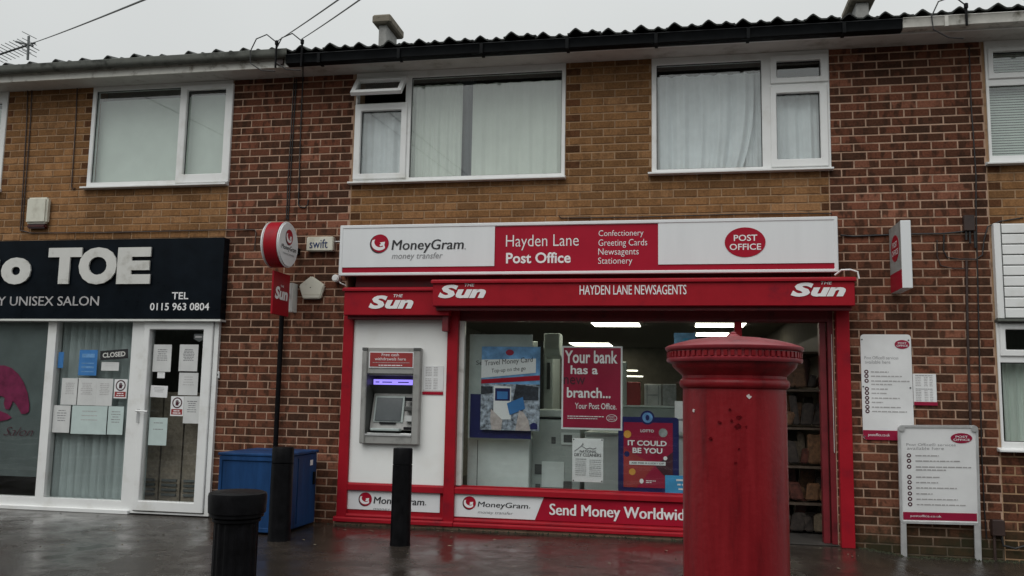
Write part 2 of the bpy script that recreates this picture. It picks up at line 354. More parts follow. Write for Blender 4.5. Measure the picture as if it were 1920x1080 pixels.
def text(name, s, F, u0, u1, v0, v1, m, parent, bold=0., shear=0., t=.0015, base=0.):
    dbl = bold > 0 and ('M' in s or 'W' in s or 'N' in s or 'w' in s)
    c = bpy.data.curves.new('t', 'FONT'); c.body = s; c.offset = 0 if dbl else bold; c.shear = shear; c.resolution_u = 3
    o = bpy.data.objects.new('t', c); me0 = bpy.data.meshes.new_from_object(o)
    vs = [v.co.copy() for v in me0.vertices]; fs = [tuple(p.vertices) for p in me0.polygons]
    bpy.data.objects.remove(o); bpy.data.curves.remove(c); bpy.data.meshes.remove(me0)
    a0, a1 = min(v.x for v in vs), max(v.x for v in vs); b0, b1 = min(v.y for v in vs), max(v.y for v in vs)
    b = MB(); b.add([F.at(u0+(v.x-a0)/(a1-a0)*(u1-u0), v0+(v.y-b0)/(b1-b0)*(v1-v0), base+t) for v in vs], fs)
    if dbl:
        d_ = F.u*((v1-v0)*bold*1.6)+F.n*.0004; k_ = len(b.v); b.v = [v-F.u*((v1-v0)*bold*.8) for v in b.v]; b.v += [v+d_ for v in b.v]; b.f += [tuple(i+k_ for i in f) for f in b.f]
    off = OFF.get(parent, Vector((0, 0, 0)))
    me = bpy.data.meshes.new(name); me.from_pydata([v-off for v in b.v], [], b.f); me.materials.append(M[m])
    ob = bpy.data.objects.new(name, me); C.objects.link(ob); ob.parent = parent; OFF[ob] = off
    return ob
def ptext(s, Y, x0, y0, x1, y1, m, parent, bold=0., shear=0., t=.002, name='lettering'):
    X0, X1, Z0, Z1 = pr(x0, y0, x1, y1, Y); return text(name, s, WF(Y), X0, X1, Z0, Z1, m, parent, bold, shear, t)
def words(F, u0, u1, v, h, m, parent, rnd, t=.002):    # print too small to read: a line of word-long dashes
    b = MB(); u = u0
    while u < u1-.2*h:
        l = min(h*rnd.uniform(1.6, 5.5), u1-u); b.fbox(F, u, u+l, v-h/2, v+h/2, 0, t); u += l+h*.7
    return b.build('print_line', m, parent)

# ------------------------------------------------------------------ levels read off the brick courses
COURSE, BRICK = .0772, .2207
ZK = 3.05                            # a bed joint lies at this height
ZTOP = 4.495                         # wall top under the soffit
XP = (-1.345, 0.)                    # left brick pier
XQ = (4.60, 5.935)                   # right brick pier
LJ = .0125
BM = {}
def brick_mesh(length, key, tone):
    k = (round(length, 3), key)
    if k in BM: return BM[k]
    rr = random.Random(hash(k) % 9999); l, h, d, e = length-LJ, COURSE-LJ, .03, .0035
    j = lambda a: rr.uniform(-a, a)
    fz = [(0+e+j(.002), e+j(.0015)), (l-e+j(.002), e+j(.0015)), (l-e+j(.002), h-e+j(.0015)), (e+j(.002), h-e+j(.0015))]
    vs = [(x, -.0005+j(.0008), z) for x, z in fz]+[(x, e, z) for x, z in ((0, 0), (l, 0), (l, h), (0, h))]+[(x, d, z) for x, z in ((0, 0), (l, 0), (l, h), (0, h))]
    fs = [(0, 1, 2, 3)]+[(i, i+4, (i+1) % 4+4, (i+1) % 4) for i in range(4)]+[(i+4, i+8, (i+1) % 4+8, (i+1) % 4+4) for i in range(4)]
    me = bpy.data.meshes.new('brick'); me.from_pydata(vs, [], fs)
    me.materials.append(M[{'r': 'brick_red', 't': 'brick_tan', 'b': 'brick_brown'}[key[0]]])
    at = me.attributes.new('tone', 'FLOAT', 'POINT'); at.data.foreach_set('value', [tone]*len(vs))
    BM[k] = me; return me
def lay(parent, rect, openings, kind, limit=300, ends='b', shift=0):
    X0, X1, Z0, Z1 = rect; rr = random.Random(int(abs(X0)*100)+3); jobs = []
    n0 = math.floor((Z0-ZK)/COURSE); n1 = math.ceil((Z1-ZK)/COURSE)
    for n in range(n0, n1):
        z0, z1 = ZK+n*COURSE, ZK+(n+1)*COURSE
        if z0 < Z0-.03 or z1 > Z1+.05: continue
        spans = [(X0, X1)]
        for a, b, c, d in openings:
            if c < z1-.03 and d > z0+.03:
                ns = []
                for s, t in spans:
                    if b <= s or a >= t: ns.append((s, t))
                    else:
                        if a-s > .04: ns.append((s, a))
                        if t-b > .04: ns.append((b, t))
                spans = ns
        for s, t in spans:
            off = (BRICK/2 if (n+shift) % 2 else 0)
            k0 = math.floor((s-X0-off)/BRICK)
            x = X0+off+k0*BRICK
            while x < t-.02:
                a, b = max(x, s), min(x+BRICK, t)
                if b-a > .035:
                    key = kind
                    if kind == 't' and ends and b-a < BRICK*.75 and (a == s or b == t) and n % 2: key = ends
                    jobs.append((a, b-a, z0, key))
                x += BRICK
    def size(jb):
        px, py = pix((jb[0]+jb[1]/2, 0, jb[2]+COURSE/2)); d = (Vector((jb[0], 0, jb[2]))-CAM).length
        vis = -20 < px < 1940 and -20 < py < 1100
        return -(jb[1]/d if vis else 0)
    jobs.sort(key=size)
    off = OFF[parent]; NV = 12
    for a, l, z, key in jobs[:limit]:
        v = rr.randrange(NV); me = brick_mesh(l, (key, v), (v+.5)/NV)
        o = bpy.data.objects.new('brick', me); C.objects.link(o); o.parent = parent
        o.location = Vector((a+LJ/2, rr.uniform(-.0015, .0015), z+LJ/2))-off; o.rotation_euler = (0, rr.uniform(-.004, .004), rr.uniform(-.003, .003))
    rest = {}
    for jb in jobs[limit:]: rest.setdefault('r' if jb[3] == 'r' else jb[3], []).append(jb)
    for key, js in rest.items():
        vs, fs, tn = [], [], []
        for a, l, z, _ in js:
            v = rr.randrange(NV); me = brick_mesh(l, (key, v), (v+.5)/NV); k = len(vs)
            vs += [(q.co.x+a+LJ/2-off.x, q.co.y-off.y, q.co.z+z+LJ/2-off.z) for q in me.vertices]; fs += [tuple(i+k for i in p.vertices) for p in me.polygons]
            tn += [(v+.5)/NV]*len(me.vertices)
        me = bpy.data.meshes.new('bricks'); me.from_pydata(vs, [], fs); at = me.attributes.new('tone', 'FLOAT', 'POINT'); at.data.foreach_set('value', tn)
        me.materials.append(M[{'r': 'brick_red', 't': 'brick_tan', 'b': 'brick_brown'}[key]])
        o = bpy.data.objects.new('remaining_bricks', me); C.objects.link(o); o.parent = parent; o['kind'] = 'stuff'

# ================================================================== SETTING
def gz(x, y):                        # the pavement dips a little towards the right-hand house
    t = min(1, max(0, (x-4.72)/.5)); return -.055*t*t*(3-2*t)
xs = [-70, -30, -12, -6, -4, -2, 0, 2, 4, 4.6, 4.7, 4.8, 4.9, 5, 5.1, 5.2, 5.4, 6, 7, 9, 14, 30, 70]
ys = [-90, -50, -30, -20, -12, -9, -7, -5, -4, -3, -2, -1, -.5, .1, 2, 8, 40]
b = MB(); b.v = [Vector((x, y, gz(x, y))) for x in xs for y in ys]; nY = len(ys)
b.f = [(i*nY+j, (i+1)*nY+j, (i+1)*nY+j+1, i*nY+j+1) for i in range(len(xs)-1) for j in range(nY-1)]
struct(b.build('pavement', 'wet_concrete', smooth=True))
# bank added unseen behind the camera to block low sky from the glass reflections
rr = random.Random(5); b = MB(); n = 60
for i in range(n+1):
    x = -60+120*i/n; h = 6.5+rr.uniform(-.8, .8)
    for y, z in ((-24, -.1), (-25+rr.uniform(-.4, .4), h*.55), (-27, h), (-36, h*.9), (-38, -.1)): b.v.append(Vector((x, y, z)))
b.f = [(i*5+j, (i+1)*5+j, (i+1)*5+j+1, i*5+j+1) for i in range(n) for j in range(4)]
struct(b.build('occluder_bank', 'bank_green', smooth=True))

# ---- windows of the upper floor, outlines in the wall plane
W0 = (P(17, 178).x-1.6, P(17, 178).x, P(3, 355).z, ZTOP)
W1 = (P(170, 255).x, P(432, 255).x, P(290, 347).z, ZTOP)
W2 = (P(666, 240).x, P(1060, 230).x, P(860, 336).z, ZTOP)
W3 = (P(1222, 220).x, P(1556, 205).x, P(1390, 319).z, ZTOP)
W4 = (P(1850, 200).x, P(1850, 200).x+1.9, P(1853, 305).z, ZTOP)
shrink = lambda r, e=.012: (r[0]+e, r[1]-e, r[2]+e, r[3]+.1)

# ---- brick piers (red) between the houses
def pier(rect, label):
    b = MB(); b.box(rect[0], rect[1], .0045, .22, rect[2], rect[3])
    o = b.build('brick_pier', 'mortar'); OFF[o] = Vector((0, 0, 0))
    tag(o, label, 'brick pier', 'red brick piers between the house fronts'); lay(o, rect, [], 'r'); return o
pier((XP[0], XP[1], -.05, ZTOP), 'red brick pier carrying the round sign, between salon and red shopfront')
pier((XQ[0], XQ[1], -.12, ZTOP), 'red brick pier on the right, behind the white services boards')

# ---- house fronts
def house(label, wall, openings, x):
    h = thing('terraced_house', label, 'house', (x, .1, 0), 'terraced houses in the row')
    wm = plate('wall', 'mortar_tan', wall, openings, .0045, .22, h, 0); return h, wm
Zs = 2.66
hA, wA = house('left house over the salon with tan brick and grey gutter', (-5.4, XP[0], 2.55, ZTOP), [shrink(W0), shrink(W1)], -3.3)
lay(wA, (-5.4, XP[0], 2.55, ZTOP), [W0, W1], 't')
hB, wB = house('middle house over the red shopfront with tan brick and black gutter', (XP[1], XQ[0], Zs, ZTOP), [shrink(W2), shrink(W3)], 2.3)
lay(wB, (XP[1], XQ[0], Zs, ZTOP), [W2, W3], 't')
CL = (P(1862, 500).x, P(1862, 500).x+1.9, P(1868, 598).z, P(1858, 421).z)      # white cladding
W5 = (P(1871, 700).x, P(1871, 700).x+1.9, P(1875, 840).z, CL[2]-.01)
hC, wC = house('right house with white boarded panel and white gutter', (XQ[1], 8.2, -.12, ZTOP), [shrink(W4), (W5[0]+.01, W5[1]-.01, W5[2]+.01, W5[3]+.02)], 6.9)
zt = CL[2]+.0
lay(wC, (XQ[1], 8.2, CL[3]-.06, ZTOP), [W4, CL], 't', limit=150)
lay(wC, (XQ[1], 8.2, -.12, CL[3]-.06), [CL, (W5[0], W5[1], W5[2], CL[3])], 'r', limit=150, ends=None)

# ---- hidden inner shell so that no daylight leaks through the row
def shell(name, x0, x1, y0, y1, z0, z1, m): b = MB(); b.box(x0, x1, y0, y1, z0, z1); return struct(b.build(name, m))
shell('interior_floor_slab', -5.4, 8.2, .23, 6.2, 2.52, 2.6, 'ceiling_paint')
shell('interior_back_wall', -5.4, -.02, 6.2, 6.3, -.02, 2.55, 'interior_wall'); shell('interior_back_wall', 4.68, 8.2, 6.2, 6.3, -.02, 2.55, 'interior_wall'); shell('shop_back_wall', -.1, 4.8, 10.6, 10.7, -.02, 2.4, 'interior_wall')
shell('interior_upper_back_wall', -5.4, 8.2, 6.2, 6.3, 2.601, ZTOP, 'interior_wall'); shell('shop_ceiling', -.1, 4.8, .22, 10.7, 2.3, 2.36, 'ceiling_paint')
shell('interior_upper_wall', -5.4, 8.2, 1.6, 1.7, 2.6, ZTOP, 'interior_wall')
shell('interior_party_wall', -1.3, -.02, .23, 10.6, 0, 2.52, 'interior_brick')
shell('interior_party_wall', 4.68, 5.9, .23, 10.6, 0, 2.52, 'interior_wall')
shell('interior_end_wall', -5.5, -5.4, .0, 6.3, 0, ZTOP, 'interior_wall')
shell('interior_end_wall', 8.2, 8.3, .0, 6.3, -.1, ZTOP, 'interior_wall')
shell('shop_floor', -.02, 4.68, .0, 10.6, .004, .012, 'floor_vinyl')
shell('salon_floor', -5.4, -1.35, .1, 6.2, .004, .02, 'floor_vinyl')
shell('interior_upper_ceiling', -5.4, 8.2, .0, 6.3, ZTOP+.003, ZTOP+.06, 'ceiling_paint')

# ================================================================== EAVES AND ROOF
XA, XB = P(540, 110, -.36).x, P(1690, 50, -.36).x      # where the gutters change
FZ0, FZ1 = ZTOP-.006, ZTOP+.125
ends = {hA: (-5.4, XA), hB: (XA, XB), hC: (XB, 8.2)}
for h, (x0, x1) in ends.items():
    wht = 'fascia_paint' if h == hA else 'fascia_white'
    # slightly wandering fascia board
    n = 14; b = MB(); rr = random.Random(int(x0*10))
    for i in range(n):
        a, c = x0+(x1-x0)*i/n, x0+(x1-x0)*(i+1)/n
        b.box(a, c, -.302, -.28, FZ0, FZ1)
    b.build('fascia_board', wht, h)
    b = MB(); b.box(x0, x1, -.28, .01, ZTOP+.0, ZTOP+.012); b.build('soffit', 'soffit_paint', h)
def gutter(h, x0, x1, zc, r, m, sq=False, sag=0):
    pts = []; N = 10
    if sq: prof = [(-.303, r*.75), (-.303, -r*.85), (-.315, -r), (-.39, -r), (-.405, -r*.8), (-.412, r*.8), (-.42, r)]
    else: prof = [(-.303-r*(1-math.cos(math.pi*i/N)), -r*math.sin(math.pi*i/N)+r*.6) for i in range(N+1)]
    if not sq: prof = [(-.303, r*.8)]+[(y, z-r*.6) for y, z in prof]+[(-.303-2*r, r*.8)]
    loop = prof+[(y+(.006 if i > len(prof)/2 else -.006), z+.006) for i, (y, z) in reversed(list(enumerate(prof)))]
    b = MB(); segs = 12
    for i in range(segs):
        a, c = x0+(x1-x0)*i/segs, x0+(x1-x0)*(i+1)/segs
        za = zc+sag*(1-i/segs); zb = zc+sag*(1-(i+1)/segs); n = len(loop)
        vs = [(a, y, z+za) for y, z in loop]+[(c, y, z+zb) for y, z in loop]
        b.add(vs, [(j, n+j, n+(j+1) % n, (j+1) % n) for j in range(n)]+([tuple(range(n))] if i == 0 else [])+([tuple(range(2*n-1, n-1, -1))] if i == segs-1 else []))
    g = b.build('gutter', m, h, smooth=True)
    k = x0+.35
    while k < x1-.1:
        q = MB(); zz = zc+sag*(1-(k-x0)/(x1-x0)); r2 = r*1.09
        if sq: q.box(k-.015, k+.015, -.416, -.3, zz-r*1.12, zz-r*1.0); q.box(k-.015, k+.015, -.426, -.41, zz-r*1.12, zz+r)
        else:
            for i in range(N):
                y0_, z0_ = -.303-r*(1-math.cos(math.pi*i/N)*1.09), -r2*math.sin(math.pi*i/N)
                y1_, z1_ = -.303-r*(1-math.cos(math.pi*(i+1)/N)*1.09), -r2*math.sin(math.pi*(i+1)/N)
                q.add([(k-.015, y0_, z0_+zz), (k+.015, y0_, z0_+zz), (k+.015, y1_, z1_+zz), (k-.015, y1_, z1_+zz)], [(0, 1, 2, 3)])
        q.build('gutter_bracket', m, g); k += .82
gz1 = P(1140, 70, -.36).z
gutter(hA, -5.4, XA-.004, P(300, 107, -.36).z-.037, .046, 'gutter_grey', sag=-.012)
gutter(hB, XA, XB, P(1140, 80, -.36).z, .047, 'gutter_black', sq=True, sag=-.01)
gutter(hC, XB+.004, 8.2, P(1800, 42, -.36).z, .045, 'gutter_white', sq=True)
# tiles
TP = R(15.5); ez = P(1140, 64, -.35).z+.004; ey = -.37
prof = [(0, .0), (.02, .003), (.05, .03), (.07, .044), (.083, .046), (.102, .034), (.128, .014), (.15, .002), (.195, .0), (.208, .008), (.226, .022), (.242, .023), (.262, .009), (.285, .0), (.315, .001)]
def tile_mesh():
    n = len(prof); Lt = .40; vs = []
    for y in (0, Lt):
        for u, z in prof: vs.append((u, y, z+(.0 if y else .012)))
        for u, z in prof: vs.append((u, y, z-.014+(.0 if y else .012)))
    fs = []
    for i in range(n-1):
        fs += [(i, i+1, 2*n+i+1, 2*n+i), (n+i+1, n+i, 3*n+i, 3*n+i+1), (i, n+i, n+i+1, i+1), (2*n+i, 2*n+i+1, 3*n+i+1, 3*n+i)]
    fs += [(0, 2*n, 3*n, n), (n-1, 2*n-1, 4*n-1, 3*n-1)]
    me = bpy.data.meshes.new('tile'); me.from_pydata(vs, [], fs); me.materials.append(M['roof_tile']); return me
tm = tile_mesh(); rr = random.Random(3)
for h, (x0, x1) in ends.items():
    roof = MB()
    a = math.tan(TP)
    roof.add([(x0, ey+.03, ez-.012), (x1, ey+.03, ez-.012), (x1, 3.2, ez-.012+a*3.5), (x0, 3.2, ez-.012+a*3.5), (x1, 6.5, ez+.1), (x0, 6.5, ez+.1)], [(0, 1, 2, 3), (3, 2, 4, 5)])
    ro = roof.build('roof', 'roof_tile', h)
    for row in range(4):
        x = math.ceil((x0+5.4)/.305)*.305-5.4
        while x < x1-.02:
            t = bpy.data.objects.new('tile', tm); C.objects.link(t); t.parent = ro
            s = row*.33; wp = Vector((x+rr.uniform(-.003, .003), ey+s*math.cos(TP)+rr.uniform(-.008, .008), ez+s*math.sin(TP)+rr.uniform(-.012, .010)))
            t.location = wp-OFF[h]; t.rotation_euler = (TP-.03+rr.uniform(-.008, .008), rr.uniform(-.03, .03), rr.uniform(-.025, .025)); x += .305
def chimney(px0, px1, py_top, py_capb, py_b, Y, label, side):
    c = P((px0+px1)/2, py_b, Y); t = thing('chimney', label, 'chimney', (c.x, Y, c.z-.3), 'grey flue stacks on the roof')
    X0, X1 = P(px0, py_b, Y).x, P(px1, py_b, Y).x; zt_, zc_ = P(px0, py_top, Y-.06).z, P(px0, py_capb, Y).z
    b = MB(); b.box(X0, X1, Y, Y+.42, c.z-.5, zc_+.02); b.build('stack', 'render_grey', t, bevel=.01)
    b = MB(); b.box(X0-.07, X1+.07, Y-.07, Y+.5, zc_+.022, zt_); b.build('cap', 'concrete_cap', t, bevel=.02)
chimney(709, 724, 27, 50, 82, 2.0, 'grey square chimney with weathered slab cap on the middle roof', 1)
chimney(1606, 1630, -14, 8, 40, 1.6, 'grey chimney cut off by the top edge of the photo', -1)

# ================================================================== UPPER WINDOWS
def window(h, rect, lights, label=None):
    """lights: list of (glass rect, sash rect or None)"""
    holes = [(s if s else g) for g, s in lights]
    fr = plate('window', 'upvc', rect, [(a+.006, b-.006, c+.006, d-.006) if s else (a, b, c, d) for (a, b, c, d), s in [((s if s else g), s) for g, s in lights]], -.012, .06, h, .005)
    for g, s in lights:
        if s: plate('sash', 'upvc', s, [g], -.03, .035, fr, .006)
        b = MB(); b.box(g[0]-.008, g[1]+.008, .018, .022, g[2]-.008, g[3]+.008); b.build('pane', 'glass', fr)
        # dark rubber seal round the pane
        plate('gasket', 'letter_black', (g[0]-.004, g[1]+.004, g[2]-.004, g[3]+.004), [(g[0]+.006, g[1]-.006, g[2]+.006, g[3]-.006)], .008, .017, fr, 0)
    b = MB(); b.prism([(-.075, rect[2]-.03), (-.075, rect[2]-.012), (-.01, rect[2]+.004), (.06, rect[2]+.004), (.06, rect[2]-.03)], 'x', rect[0]-.035, rect[1]+.012)
    b.build('sill', 'upvc', fr, bevel=.003); return fr
g1 = pr(183, 172, 338, 338); s1 = pr(342, 162, 430, 342); gs1 = pr(354, 171, 417, 326)
window(hA, W1, [(g1, None), (gs1, s1)])
window(hA, W0, [((W0[0]+.08, W0[1]-.07, W0[2]+.07, ZTOP-.13), None)])
g2 = pr(773, 146, 1052, 325); s2 = pr(668, 198, 761, 335); gs2 = pr(679, 210, 750, 325)
v2 = pr(671, 148, 763, 193)
fr2 = plate('window', 'upvc', W2, [g2, (s2[0]+.006, s2[1]-.006, s2[2]+.006, s2[3]-.006), (v2[0]+.012, v2[1]-.012, v2[2]+.006, v2[3]-.012)], -.012, .06, hB, .005)
plate('sash', 'upvc', s2, [gs2], -.03, .035, fr2, .006)
for g in (g2, gs2):
    b = MB(); b.box(g[0]-.008, g[1]+.008, .018, .022, g[2]-.008, g[3]+.008); b.build('pane', 'glass', fr2)
    plate('gasket', 'letter_black', (g[0]-.004, g[1]+.004, g[2]-.004, g[3]+.004), [(g[0]+.006, g[1]-.006, g[2]+.006, g[3]-.006)], .008, .017, fr2, 0)
b = MB(); b.prism([(-.075, W2[2]-.03), (-.075, W2[2]-.012), (-.01, W2[2]+.004), (.06, W2[2]+.004), (.06, W2[2]-.03)], 'x', W2[0]-.035, W2[1]+.012); b.build('sill', 'upvc', fr2, bevel=.003)
# the top vent stands open, hinged at its head
hgt = v2[3]-v2[2]; th = R(40); O = Vector((v2[0], -.03, v2[3])); dn = Vector((0, -math.sin(th), -math.cos(th))); nn = Vector((0, -math.cos(th), math.sin(th)))
Fv = Frame(O, (1, 0, 0), -dn, nn); wv = v2[1]-v2[0]; b = MB()
e = .045
for (u0, u1, q0, q1) in ((0, wv, -e, 0), (0, wv, -hgt, -hgt+e), (0, e, -hgt+e, -e), (wv-e, wv, -hgt+e, -e)): b.fbox(Fv, u0, u1, q0, q1, -.045, .0)
vt = b.build('open_vent_sash', 'upvc', fr2, bevel=.004); vt['label'] = 'small top vent pushed open on its upper hinge'
b = MB(); b.fbox(Fv, e-.005, wv-e+.005, -hgt+e-.005, -e+.005, -.025, -.02); b.build('vent_pane', 'glass', fr2)
b = MB(); b.tube([(v2[0]+.03, .0, v2[2]+.03), Vector(Fv.at(.03, -hgt*.8, -.045))], .006); b.build('window_stay', 'aluminium', fr2)
g3 = pr(1231, 123, 1430, 313); v3 = pr(1443, 106, 1553, 154); gv3 = pr(1455, 117, 1538, 144); s3 = pr(1443, 163, 1554, 312); gs3 = pr(1455, 177, 1539, 298)
window(hB, W3, [(g3, None), (gv3, v3), (gs3, s3)])
v4 = (W4[0]+.02, W4[0]+.75, P(1850, 150).z, P(1850, 92).z); gv4 = (P(1861, 120).x, v4[1]-.07, P(1861, 139).z, P(1861, 99).z)
g4a = (P(1857, 230).x, v4[1]-.03, P(1857, 293).z, P(1857, 162).z)
window(hC, W4, [(gv4, v4), (g4a, None), ((v4[1]+.05, W4[1]-.06, g4a[2], gv4[3]), None)])

# ---- curtains and blinds hanging behind the glass
def drape(name, m, label, cat, x0, x1, z0, z1, Y, folds, amp, group=None, gather=None, n=90, seed=1):
    rr = random.Random(seed); ph = [rr.uniform(0, 6.3) for _ in range(4)]; b = MB(); NZ = 14
    for i in range(n+1):
        u = i/n
        for j in range(NZ+1):
            v = j/NZ; x = x0+(x1-x0)*u; z = z0+(z1-z0)*v
            if gather: x, z = gather(u, v, x, z)
            y = Y+amp*(math.sin(u*folds*6.283+ph[0])+.5*math.sin(u*folds*2.3*6.283+ph[1]+v)+.4*math.sin(u*folds*.6*6.283+ph[2]+v*2))
            b.v.append(Vector((x, y, z)))
    b.f = [(i*(NZ+1)+j, (i+1)*(NZ+1)+j, (i+1)*(NZ+1)+j+1, i*(NZ+1)+j+1) for i in range(n) for j in range(NZ)]
    k = len(b.v); b.v += [v+Vector((0, .004, 0)) for v in b.v]; b.f += [tuple(reversed([i+k for i in f])) for f in b.f]
    o = b.build(name, m, smooth=True); return tag(o, label, cat, group)
drape('window_blind', 'blind_green', 'pale roller blind behind the left upper window, wide pane', 'blind', g1[0]-.02, g1[1]+.04, g1[2]-.03, g1[3]-.075, .10, 1.5, .002, 'upper floor blinds and curtains')
drape('window_blind', 'blind_green', 'pale roller blind behind the left upper window, narrow pane', 'blind', gs1[0]-.03, gs1[1]+.03, gs1[2]-.03, gs1[3]-.02, .10, 1.5, .002, 'upper floor blinds and curtains', seed=2)
xm = P(875, 240, .1).x
drape('curtain', 'curtain_cream', 'cream curtain left of the dark gap in the middle window', 'curtain', g2[0]-.02, P(866, 240, .1).x, g2[2]-.03, g2[3]-.05, .10, 5, .008, 'upper floor blinds and curtains', seed=3)
drape('curtain', 'curtain_cream', 'cream curtain right of the dark gap in the middle window', 'curtain', P(885, 240, .1).x, g2[1]+.02, g2[2]-.03, g2[3]-.06, .10, 6, .008, 'upper floor blinds and curtains', seed=4)
drape('curtain', 'gap_dark', 'dark sheet hung behind the gap between cream curtains', 'curtain', P(858, 240, .2).x, P(893, 240, .2).x, g2[2]-.03, g2[3]+.02, .16, 2, .006, seed=5)  # dark sheet fills the gap between the two cream curtains
drape('net_curtain', 'net_white', 'white net bunched up behind the middle window narrow sash', 'curtain', gs2[0]-.03, gs2[1]+.03, gs2[2]-.03, gs2[3]+.03, .12, 3, .012, 'upper floor blinds and curtains', seed=6)
def swag(u, v, x, z):
    s = max(0, 1-v*1.3); return x-(x-g3[0])*.13*s*s*u, z+.03*s*s*u
drape('net_curtain', 'net_white', 'white net curtain pulled askew behind the right upper wide pane', 'curtain', g3[0]-.02, g3[1]-.06, g3[2]-.02, g3[3]-.075, .12, 5, .022, 'upper floor blinds and curtains', gather=swag, seed=7)
drape('net_curtain', 'net_white', 'narrow strip of white net hanging beside the right upper mullion', 'curtain', g3[1]-.4, g3[1]+.03, g3[2]-.02, g3[3]-.06, .17, 4, .014, 'upper floor blinds and curtains', seed=8)
drape('net_curtain', 'net_white', 'white net curtain behind the right upper lower sash', 'curtain', gs3[0]-.03, gs3[1]+.03, gs3[2]-.03, gs3[3]+.03, .12, 3, .012, 'upper floor blinds and curtains', seed=9)
bl = thing('venetian_blind', 'pale venetian blind in the far right upper window', 'blind', (g4a[0]+.3, .1, g4a[2]))
b = MB(); z = g4a[2]
while z < gv4[3]+.02: b.add([(g4a[0]-.03, .085, z), (W4[1], .085, z), (W4[1], .10, z+.022), (g4a[0]-.03, .10, z+.022)], [(0, 1, 2, 3)]); z += .0235
b.build('slats', 'blind_green', bl)['kind'] = 'stuff'
drape('window_blind', 'blind_green', 'pale blind in the window cut off at the left edge', 'blind', W0[0], W0[1], W0[2], ZTOP-.15, .10, 1, .002)

# ---- right house: white boarding and lower window
b = MB(); b.box(CL[0], CL[0]+.055, -.06, .05, CL[2], CL[3]); b.build('cladding_corner_trim', 'upvc', hC, bevel=.004)
nb = 9; bh = (CL[3]-CL[2])/nb
for i in range(nb):
    z = CL[2]+i*bh; b = MB()
    b.prism([(-.042, z+.006), (-.047, z+.01), (-.047, z+bh-.012), (-.036, z+bh-.002), (.0, z+bh-.002), (.0, z+.006)], 'x', CL[0]+.068, CL[1]); b.build('cladding_board', 'upvc', hC)
b = MB(); b.box(CL[0]+.05, CL[1], -.03, .05, CL[2]-.004, CL[3]); b.build('cladding_backing', 'cabinet_dark', hC)
b = MB(); b.box(CL[0]-.01, CL[1], -.085, .05, CL[2]-.028, CL[2]-.006); b.build('cladding_drip', 'gutter_grey', hC, bevel=.003)
W5 = (W5[0], W5[1], W5[2], CL[2]-.03)
v5 = (W5[0]+.02, W5[0]+.75, P(1872, 668).z, W5[3]-.01); gv5 = (P(1884, 640).x, v5[1]-.07, P(1884, 656).z, P(1884, 618).z)
g5 = (P(1879, 760).x, v5[1]-.02, P(1880, 828).z, P(1879, 680).z)
window(hC, W5, [(gv5, v5), (g5, None), ((v5[1]+.05, W5[1]-.06, g5[2], gv5[3]), None)])
drape('curtain', 'blind_green', 'pale green curtain in the lower right house window', 'curtain', g5[0]+.05, g5[1]+.05, g5[2]-.03, g5[3]+.02, .12, 9, .012, seed=12)


# ================================================================== RED SHOPFRONT
YS = -.06
sf = thing('shopfront', 'red framed shopfront with large window, open doorway and low red panels', 'shopfront', (2.3, 0, 0))
def at_x(px, py, Y=YS): return P(px, py, Y).x
def at_z(px, py, Y=YS): return P(px, py, Y).z
xl0, xl1 = at_x(643, 640), at_x(661, 640)               # left post
xm0, xm1 = at_x(837, 700), at_x(857, 700)               # post between cash machine and window
xd0, xd1 = at_x(1377, 615, 0), at_x(1391, 615, 0)       # door mullion
xr0, xr1 = at_x(1571, 750), at_x(1596, 750)             # right post
zh = P(745, 588, -.06).z+.06                            # posts end behind the shutter boxes
zb = .05                                                # top of the brick upstand
def post(x0, x1, y0, y1, z0, z1, m='shop_red', nm='post'):
    b = MB(); b.box(x0, x1, y0, y1, z0, z1); return b.build(nm, m, sf, bevel=.004)
post(xl0, xl1, YS, .1, .02, zh); post(xm0, xm1, YS-.005, .1, .02, zh); post(xr0, xr1, YS-.02, .1, .0, zh)
post(xd0, xd1, .0, .08, .012, P(1000, 602, .02).z-.002, nm='door_mullion')
# folded shutter guides and inner door jamb
post(xr0-.062, xr0-.004, .015, .1, .012, 2.42, 'shop_red_dark', 'shutter_guide'); post(xr0-.125, xr0-.07, .06, .16, .012, 2.42, 'shop_red_dark', 'door_jamb'); post(xr0-.032, xr0-.026, -.0, .012, .8, 1.85, 'upvc_shade', 'draught_strip')
# dark red lintel behind the shutter boxes
b = MB(); b.box(xl1-.02, xr0, .02, .2, P(1000, 602, .02).z, 2.6); b.build('lintel', 'shop_red_dark', sf)
# bottom rails, stepped
def rail(x0, x1, z0, z1, y, nm='bottom_rail'): b = MB(); b.prism([(y, z0), (y, z1-.012), (y+.012, z1), (.06, z1), (.06, z0)], 'x', x0, x1); return b.build(nm, 'shop_red', sf, bevel=.003)
zq0 = at_z(1060, 990); zq1 = at_z(1060, 975)
zr0, zr1 = at_z(1060, 934), at_z(1060, 921)             # rail on top of the low panel
rail(xl0-.02, xm1, .03, .075, -.09); rail(xl1, xm0, .078, .105, -.07)
rail(xm1+.002, xd1+.02, .03, .07, -.085); rail(xm1+.002, xd1+.02, .073, .105, -.065)
b = MB(); b.box(xl0-.03, xd1, -.05, .2, -.03, .028); b.build('upstand', 'mortar', sf, bevel=.006)
za0, za1 = at_z(735, 922), at_z(735, 908)
rail(xl1, xm0, za0, za1, -.055, 'mid_rail'); rail(xm1, xd0, zr0, zr1, -.055, 'mid_rail')
b = MB(); b.box(xl1, xm0, -.02, .02, .1, za0); b.build('low_panel', 'shop_red', sf)
b = MB(); b.box(xm1, xd0, -.02, .02, .1, zr0); b.build('low_panel', 'shop_red', sf)
